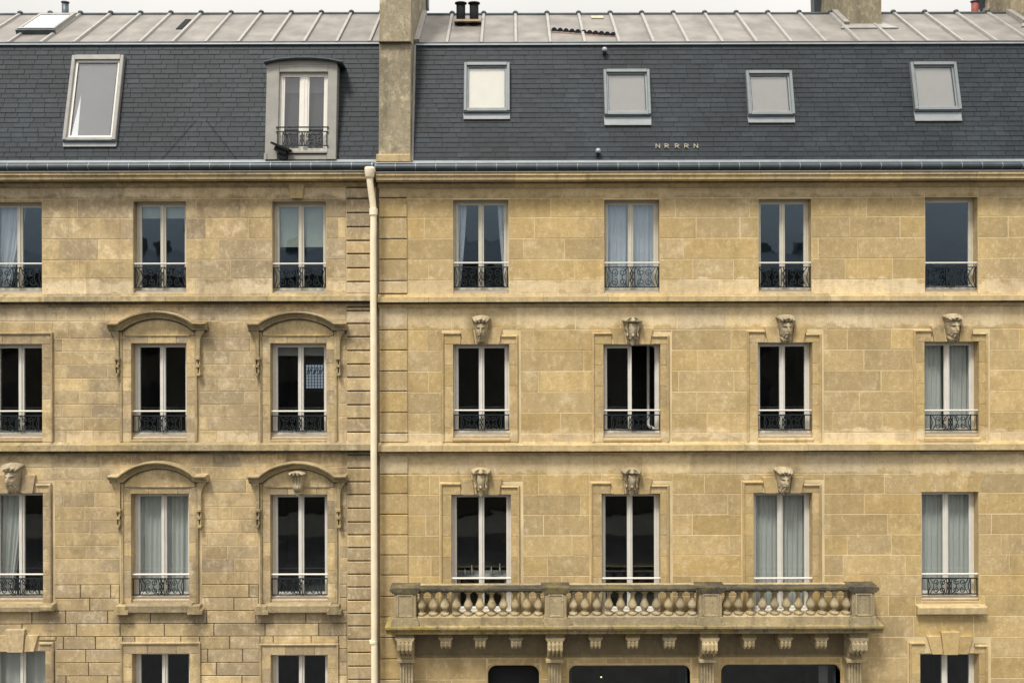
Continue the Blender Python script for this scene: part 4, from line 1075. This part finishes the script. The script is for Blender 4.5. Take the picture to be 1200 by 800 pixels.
# slab with moulded edge in stones
prof = [(0.0, bz(734)), (YF, bz(734)), (YF - .0, bz(736.5)), (YF + .04, bz(737.2)), (YF + .05, bz(739.6)), (YF + .10, bz(740.5)), (YF + .10, bz(744.5)), (YF + .14, bz(745.3)), (0.0, bz(745.3))]
xs_ = [451, 494.5, 560, 628, 676, 740, 810, 858, 930, 992, 1037]
for a, c in zip(xs_[:-1], xs_[1:]):
    MB().extrude_x(prof, bx(a) + .002, bx(c) - .002).build('slab_stone', M['mossy'], bal)
YR = -.40      # centre line of the balustrade
def rx(px): return P(px, 710, YR - .15)[0]
def rz(py): return P(745, py, YR - .15)[1]
peds = [(461.5, 487.5), (638.5, 664), (819.5, 846), (998.5, 1025)]
for n_, (a, c) in enumerate(peds):
    x0, x1 = rx(a), rx(c); fl = .07
    b = MB(); b.cbox(x0, x1, YR - .16, YR + .16, rz(722.5), rz(694), .01)
    p = b.build('pedestal', M['balu'], bal)
    zz0, zz1, zz2 = rz(733.7), rz(727), rz(722.5)
    MB().prism([(x0 - fl, zz0), (x1 + fl, zz0), (x1 + fl * .8, zz1), (x1 + .01, zz2), (x0 - .01, zz2), (x0 - fl * .8, zz1)], YR - .19, YR + .19).build('base', M['balu'], p)
    # raised rim round a sunk panel
    i0_, i1_, j0, j1 = x0 + .10, x1 - .10, rz(720), rz(696.5)
    q = MB(); q.sweep([(i0_, j0), (i0_, j1), (i1_, j1), (i1_, j0), (i0_, j0 + .0001)], [(0, YR - .15), (0, YR - .178), (.03, YR - .178), (.03, YR - .15)]); q.build('panel_rim', M['balu'], p)
    cap = [(x0 - .03, rz(694)), (x1 + .03, rz(694)), (x1 + .045, rz(692.4)), (x1 + .085, rz(691)), (x1 + .085, rz(688.4)), (x1 + .06, rz(687.4)), (x0 - .06, rz(687.4)), (x0 - .085, rz(688.4)), (x0 - .085, rz(691)), (x0 - .045, rz(692.4))]
    MB().prism(cap, YR - .19, YR + .15).build('cap', M['soot_shadow'], p)
# balusters: one mesh shared by all
prof_b = [(.095, 0), (.095, .055), (.055, .062), (.045, .085), (.062, .105), (.055, .120), (.083, .15), (.099, .195), (.096, .235), (.072, .29), (.052, .35), (.040, .41), (.052, .425), (.042, .44), (.050, .47), (.088, .485), (.088, .53)]
hb = rz(694) - rz(722.5); sc = hb / .53
bme = MB().lathe(0, 0, [(r_, z_ * sc) for r_, z_ in prof_b], 14).mesh('baluster', M['balu'], True)
bays = [(494, 631, 11), (671.5, 811, 11), (851.5, 991.5, 11)]
for (a, c, n_), (l_, r_) in zip(bays, ((487.5, 638.5), (664, 819.5), (846, 998.5))):
    for k in range(n_):
        o = link('baluster', bme, bal, loc=(P(a + (c - a) * k / (n_ - 1), 710, YR)[0], YR, rz(722.5)))
        o.rotation_euler.z = random.uniform(0, .4)
    x0, x1 = rx(l_), rx(r_)
    MB().cbox(x0 + .03, x1 - .03, YR - .13, YR + .13, rz(733.7), rz(722.5) - .0005, .01).build('plinth_rail', M['balu'], bal)
    rp = [(YR + .12, rz(693.6)), (YR - .11, rz(693.6)), (YR - .115, rz(692.3)), (YR - .155, rz(691.6)), (YR - .155, rz(689.2)), (YR - .14, rz(688.6)), (YR + .12, rz(688.6))]
    mid_ = (x0 + x1) / 2 + random.uniform(-.4, .4)
    for u0, u1 in ((x0 + .062, mid_ - .002), (mid_ + .002, x1 - .062)):
        MB().extrude_x(rp, u0, u1).build('coping_stone', M['soot_shadow'], bal)
        MB().box(u0, u1, YR + .03, YR + .12, rz(688.6) + .001, rz(688.0)).build('coping_bed', M['balu'], bal)
# return rails to the wall at both ends
for a, c in ((461.5, 482), (1004, 1025)):
    MB().cbox(rx(a) + .06, rx(c) - .02, YR + .24, -.0, rz(697), rz(693.5), .01).build('return_coping', M['balu'], bal)
    MB().cbox(rx(a) + .06, rx(c) - .02, YR + .17, -.0, rz(733.6), rz(697.2), .01).build('return_block', M['balu'], bal)
# frieze under the slab
za, zb_ = Z(767, 745), bz(745.3) + .0
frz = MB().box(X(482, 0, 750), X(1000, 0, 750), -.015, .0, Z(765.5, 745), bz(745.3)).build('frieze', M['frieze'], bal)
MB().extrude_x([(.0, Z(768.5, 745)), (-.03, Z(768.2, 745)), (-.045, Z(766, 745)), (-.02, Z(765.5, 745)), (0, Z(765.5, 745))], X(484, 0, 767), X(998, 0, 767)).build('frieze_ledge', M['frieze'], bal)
# small modillions and large consoles: cap, scrolled block with reeds
zs_ = bz(745.3)
def bracket(px, Yb, half, ycap0, ycap1, ybot, name, prof, reeds):
    k = (DIST + Yb) / F; x = P(px, 750, Yb)[0]; w_ = half * k; z1 = Z(ycap1, px, Yb); zb = Z(ybot, px, Yb); h = z1 - zb; zt = Z(ycap0, px, Yb)
    pr = [(-.016, z1)] + [(Yb * a, z1 - h * c) for a, c in prof] + [(-.016, zb)]
    MB().extrude_x(pr, x - w_, x + w_).build(name, M['balu'], bal)
    MB().prism([(x - w_ - .004, z1), (x + w_ + .004, z1), (x + w_ + .045, zt), (x - w_ - .045, zt)], Yb * 1.08, -.016).build(name + '_cap', M['balu'], bal)
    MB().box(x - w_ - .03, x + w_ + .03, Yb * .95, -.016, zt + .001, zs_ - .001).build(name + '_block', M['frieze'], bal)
    b = MB()
    for s_ in reeds: b.tube([(x + w_ * s_, y - .008, z_) for y, z_ in pr[1:-2]], .30 * w_ * .72, 5)
    b.build(name + '_reed', M['balu'], bal)
    return x, w_, zb
for px in (522.5, 563, 605, 698, 741.5, 784.5, 878, 920.5, 962.5):
    bracket(px, -.40, 6.3, 746.5, 749.5, 761, 'modillion', [(1, .0), (1.06, .2), (1.05, .55), (.93, .85), (.72, .97), (.45, .9)], (-.72, 0, .72))
for px in (474.5, 650.5, 831.5, 1006.5):
    x, w_, zb = bracket(px, -.46, 9.0, 747, 751, 776.5, 'console', [(1, .0), (1.10, .12), (1.12, .33), (1.0, .50), (.82, .57), (.62, .60), (.52, .70), (.48, .86), (.47, 1.0)], (-.78, -.26, .26, .78))
    MB().cbox(x - w_ - .03, x + w_ + .03, -.30, -.0, zb - .075, zb - .004, .01).build('pilaster_cap', M['balu'], bal)
    b = MB(); b.cbox(x - w_ + .02, x + w_ - .02, -.20, .0, GROUND, zb - .08, .01)
    for s_ in (-.74, -.37, 0, .37, .74): b.box(x + w_ * s_ - .018, x + w_ * s_ + .018, -.224, -.2, GROUND, zb - .12)
    b.build('pilaster', M['balu'], bal)

# ------------------------------------------------------------------ shop openings under the balcony
for i in (12, 13, 14):
    r = WRr[i]; x0, x1, z0, z1 = r; wide = i > 12
    sh = grp('shop_window', RB)
    rad = .17 if wide else .2
    for sg in (-1, 1):     # rounded upper corners in stone
        ex = x0 if sg < 0 else x1
        pl = [(ex, z1)] + [(ex - sg * rad + sg * rad * math.cos(t), z1 - rad + rad * math.sin(t)) for t in [R(90 - 11.25 * q) for q in range(9)]]
        if sg < 0: pl = pl
        else: pl = pl[::-1]
        MB().prism(pl, .001, .3).build('rounded_corner', M['stoneR'], sh)
    # chamfered stone rim
    n_ = 8
    path = [(x0, z0)] + [(x0 + rad - rad * math.cos(R(90 * q / n_)), z1 - rad + rad * math.sin(R(90 * q / n_))) for q in range(n_ + 1)] + [(x1 - rad + rad * math.sin(R(90 * q / n_)), z1 - rad + rad * math.cos(R(90 * q / n_))) for q in range(n_ + 1)] + [(x1, z0)]
    MB().sweep(path, [(0, .3), (0, .0), (.012, -.006), (.04, -.006), (.04, .02)]).build('rim', M['stoneR'], sh)
    if wide:
        b = MB(); b.box(x0 + .03, x0 + .08, .20, .26, z0, z1 - .12); b.box(x1 - .08, x1 - .03, .20, .26, z0, z1 - .12); b.box(x0 + .03, x1 - .03, .198, .262, z1 - .12, z1 - .08)
        b.build('frame', M['zincD'], sh)
        MB().box(x0 + .08, x1 - .08, .225, .232, z0, z1 - .12).build('pane', M['glassN'], sh)
        if i == 14: MB().box(x1 - .36, x1 - .16, .36, .40, z0, z1 - .14).build('panel', M['inside'], sh)
    else:
        MB().box(x0, x1, .18, .22, z0, z1).build('shutter', M['black'], sh)
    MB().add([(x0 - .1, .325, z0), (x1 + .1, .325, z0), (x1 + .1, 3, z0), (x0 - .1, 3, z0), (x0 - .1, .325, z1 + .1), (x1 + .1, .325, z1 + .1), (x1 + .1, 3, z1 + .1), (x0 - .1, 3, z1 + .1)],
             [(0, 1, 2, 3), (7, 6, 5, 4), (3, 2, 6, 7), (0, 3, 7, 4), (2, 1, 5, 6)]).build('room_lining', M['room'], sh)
# a small ceiling lamp seen through the middle shop window
x, z_ = P(704.5, 792.5, 1.0)
lamp = bpy.data.materials.new('lamp_glow'); lamp.use_nodes = True; e = lamp.node_tree.nodes['Principled BSDF']; e.inputs['Emission Color'].default_value = (1, .75, .35, 1); e.inputs['Emission Strength'].default_value = 1.5
lt = thing('ceiling_lamp', 'tiny lit warm spot lamp inside the middle shop window', 'lamp', (x, 1.0, z_))
MB().lathe(x, 1.0, [(.012, z_ - .02), (.022, z_), (.012, z_ + .02)], 8).build('bulb', lamp, lt)
MB().lathe(x, 1.0, [(.026, z_ + .021), (.026, z_ + .09), (.008, z_ + .10), (.008, z_ + .3)], 8).build('holder', M['black'], lt)

# ------------------------------------------------------------------ curtains and blinds
def curtain(x0, x1, z0, z1, y, m, label, folds=7, amp=.022, sweepx=None, group=None):
    b = MB(); nx = folds * 6; nz = 8; vs = []; fs = []; ph = random.uniform(0, 6)
    for j in range(nz + 1):
        v = j / nz
        for i in range(nx + 1):
            u = i / nx; a, c = x0, x1
            if sweepx: a = x0 + sweepx[0] * (1 - v) ** 1.3; c = x1 + sweepx[1] * (1 - v) ** 1.3
            yy = y + amp * math.sin(u * folds * 2 * math.pi + ph + .4 * math.sin(v * 2 + i * .1)) + amp * .5 * math.sin(u * folds * 3.3 + 1)
            vs.append((a + (c - a) * u, yy, z0 + (z1 - z0) * v))
    for j in range(nz):
        for i in range(nx): k = j * (nx + 1) + i; fs.append((k, k + 1, k + nx + 2, k + nx + 1))
    o = MB().add(vs, fs).build('curtain', m, None, True); o['label'] = label; o['category'] = 'curtain'
    o['group'] = group or 'curtains behind the windows'
    return o
def pair(r, m, where, gap=.02, y=.34, kind='sheer', folds=6):
    cx = (r[0] + r[1]) / 2
    curtain(r[0] - .05, cx - gap, r[2] + .02, r[3] + .05, y, m, f'left {kind} curtain panel hanging in {where}', folds)
    curtain(cx + gap, r[1] + .05, r[2] + .02, r[3] + .05, y + .02, m, f'right {kind} curtain panel hanging in {where}', folds)
pair(WRr[1], M['sheer'], 'the top-floor window above the open casement', kind='bright blue-white sheer')
pair(WRr[7], M['curt'], 'the far-right window under a carved face', kind='grey sheer', gap=.05)
pair(WRr[10], M['curt'], 'the rightmost tall balcony window', kind='grey sheer', gap=.03)
pair(WRr[11], M['curt'], 'the plain window right of the balcony', kind='grey sheer', gap=.01)
pair(WLr[7], M['curt'], 'the lower left pedimented window', kind='grey pleated', gap=.02)
pair(WLr[9], M['curt'], 'the bottom-left corner window', kind='pale flat', folds=3)
r = WRr[0]
curtain(r[0], r[0] + .30, r[2], r[3] + .02, .34, M['sheer'], 'white curtain drawn left in the top window just right of the drainpipe', 5, .02, (0, -.17))
curtain(r[1] - .26, r[1] + .05, r[2], r[3] + .02, .34, M['sheer'], 'white curtain drawn right in the top window just right of the drainpipe', 5, .02, (.17, 0))
r = WLr[0]; curtain(r[0], r[0] + .68, r[2], r[3] + .02, .34, M['sheer'], 'white curtain swept left in the top-left corner window', 6, .02, (0, -.42))
r = WLr[6]; curtain(r[0], r[0] + .62, r[2], r[3] + .02, .34, M['sheer' if 0 else 'curt'], 'grey curtain swept left in the window under the left-edge carved mask', 6, .02, (0, -.30))
# blinds (parts of their windows)
def blind(wn_, r, ya, m, yb=None, px=0):
    MB().box(r[0] + .02, r[1] - .02, .300, .308, Z(ya, px), r[3] - .0).build('blind', M[m], wn_)
    MB().tube([(r[0] + .02, .304, Z(ya, px)), (r[1] - .02, .304, Z(ya, px))], .012, 6).build('blind_bar', M[m], wn_)
blind(winsL[1], WLr[1], 255, 'blindS', px=187); blind(winsL[2], WLr[2], 289, 'blindS', px=350); blind(winsL[5], WLr[5], 418, 'blindG', px=350)
# leaded window across the room, daylight painted as glow, seen through the right pane
x, z_ = P(369, 441, 2.9)
k = 22.9 / F
b = MB().box(x - 10.5 * k, x + 10 * k, 2.90, 2.93, z_ - 14 * k, z_ + 14 * k).build('leaded_window', M['leaded'], winsL[5])
b = MB()
for q in range(7): b.box(x + (-10.5 + 3.4 * q) * k - .006, x + (-10.5 + 3.4 * q) * k + .006, 2.885, 2.90, z_ - 14 * k, z_ + 14 * k)
for q in range(9): b.box(x - 10.5 * k, x + 10 * k, 2.884, 2.899, z_ + (-14 + 3.5 * q) * k - .007, z_ + (-14 + 3.5 * q) * k + .007)
for q in range(9): b.tube([(x + (-9 + 2.3 * q) * k, 2.89, z_ + (2 + 2 * (q % 3)) * k), (x + (-7 + 2.3 * q) * k, 2.89, z_ + (11 - 2 * (q % 2)) * k)], .012, 4)
b.build('leading', M['black'], winsL[5])
# sideboard with bottles behind the first balcony window
r = WRr[8]; zt_ = Z(672, 564, .9)
tb = thing('side_table', 'pale table standing just inside the left balcony window', 'table', ((r[0] + r[1]) / 2, .9, r[2]))
MB().cbox(r[0] + .05, r[1] - .05, .65, 1.15, zt_ - .04, zt_, .005).build('table_top', M['table'], tb)
for a in (r[0] + .1, r[1] - .16):
    for c in (.70, 1.04): MB().box(a, a + .05, c, c + .05, r[2] - .14, zt_ - .041).build('leg', M['table'], tb)
for k_, (dx, h, rr) in enumerate(((.26, .17, .022), (.42, .24, .026), (.88, .20, .03), (1.08, .28, .024))):
    o = MB().lathe(0, 0, [(rr, 0), (rr, h * .6), (rr * .4, h * .78), (rr * .4, h)], 8).build('bottle', M['bottle'], None, True, loc=(r[0] + dx, .80, zt_ + .001))
    o['label'] = ['small squat bottle at the left end of the balcony window table', 'second bottle from the left on the balcony window table', 'wide bottle right of the middle on the balcony window table', 'tallest thin bottle, right end of the balcony window table'][k_]
    o['category'] = 'bottle'; o['group'] = 'bottles inside the left balcony window'

# ------------------------------------------------------------------ the houses across the street (behind the camera, mirrored in the panes)
ob = thing('opposite_building', 'dim terrace across the street, mirrored darkly in the upper panes', 'building', (0, -27, GROUND))
def opp(x0, x1, dz_e, dz_r, m='oppo'):
    ze, zr_ = CZ + dz_e, CZ + dz_r
    b = MB(); b.box(x0, x1, -32, -22.3, GROUND, ze); b.build('wall', M[m], ob)
    b = MB(); b.extrude_x([(-22.1, ze), (-24.6, zr_), (-29.6, zr_), (-32.2, ze)], x0, x1); b.build('roof', M['opporoof'], ob)
    n = max(1, int((x1 - x0) / 3.2)); w = MB()
    for k in range(n):
        for f_ in range(3):
            xw = x0 + (k + .5) * (x1 - x0) / n; zw = ze - 1.9 - f_ * 3.2
            MB().box(xw - .6, xw + .6, -22.3, -22.25, zw - 1.9, zw).build('window', M['black'], ob)
opp(-40, -9, -.9, .25); opp(-8.98, 6, -.4, .85); opp(6.02, 17.5, -.8, .25); opp(17.52, 40, -1.6, -.45)
for x, w_, dz_, h in ((-19.2, .8, .2, .75), (-17.8, .5, .2, .55), (-16.2, .3, .2, 1.5), (-14.9, .25, .2, 2.3), (12.4, 1.2, .2, .3), (14.8, .8, .2, .35), (10.6, .3, .2, .5), (-11, .8, .2, .8)):
    MB().box(x - w_ / 2, x + w_ / 2, -25.2, -24.4, CZ + dz_ - .5, CZ + dz_ + h).build('chimney', M['opporoof'], ob)
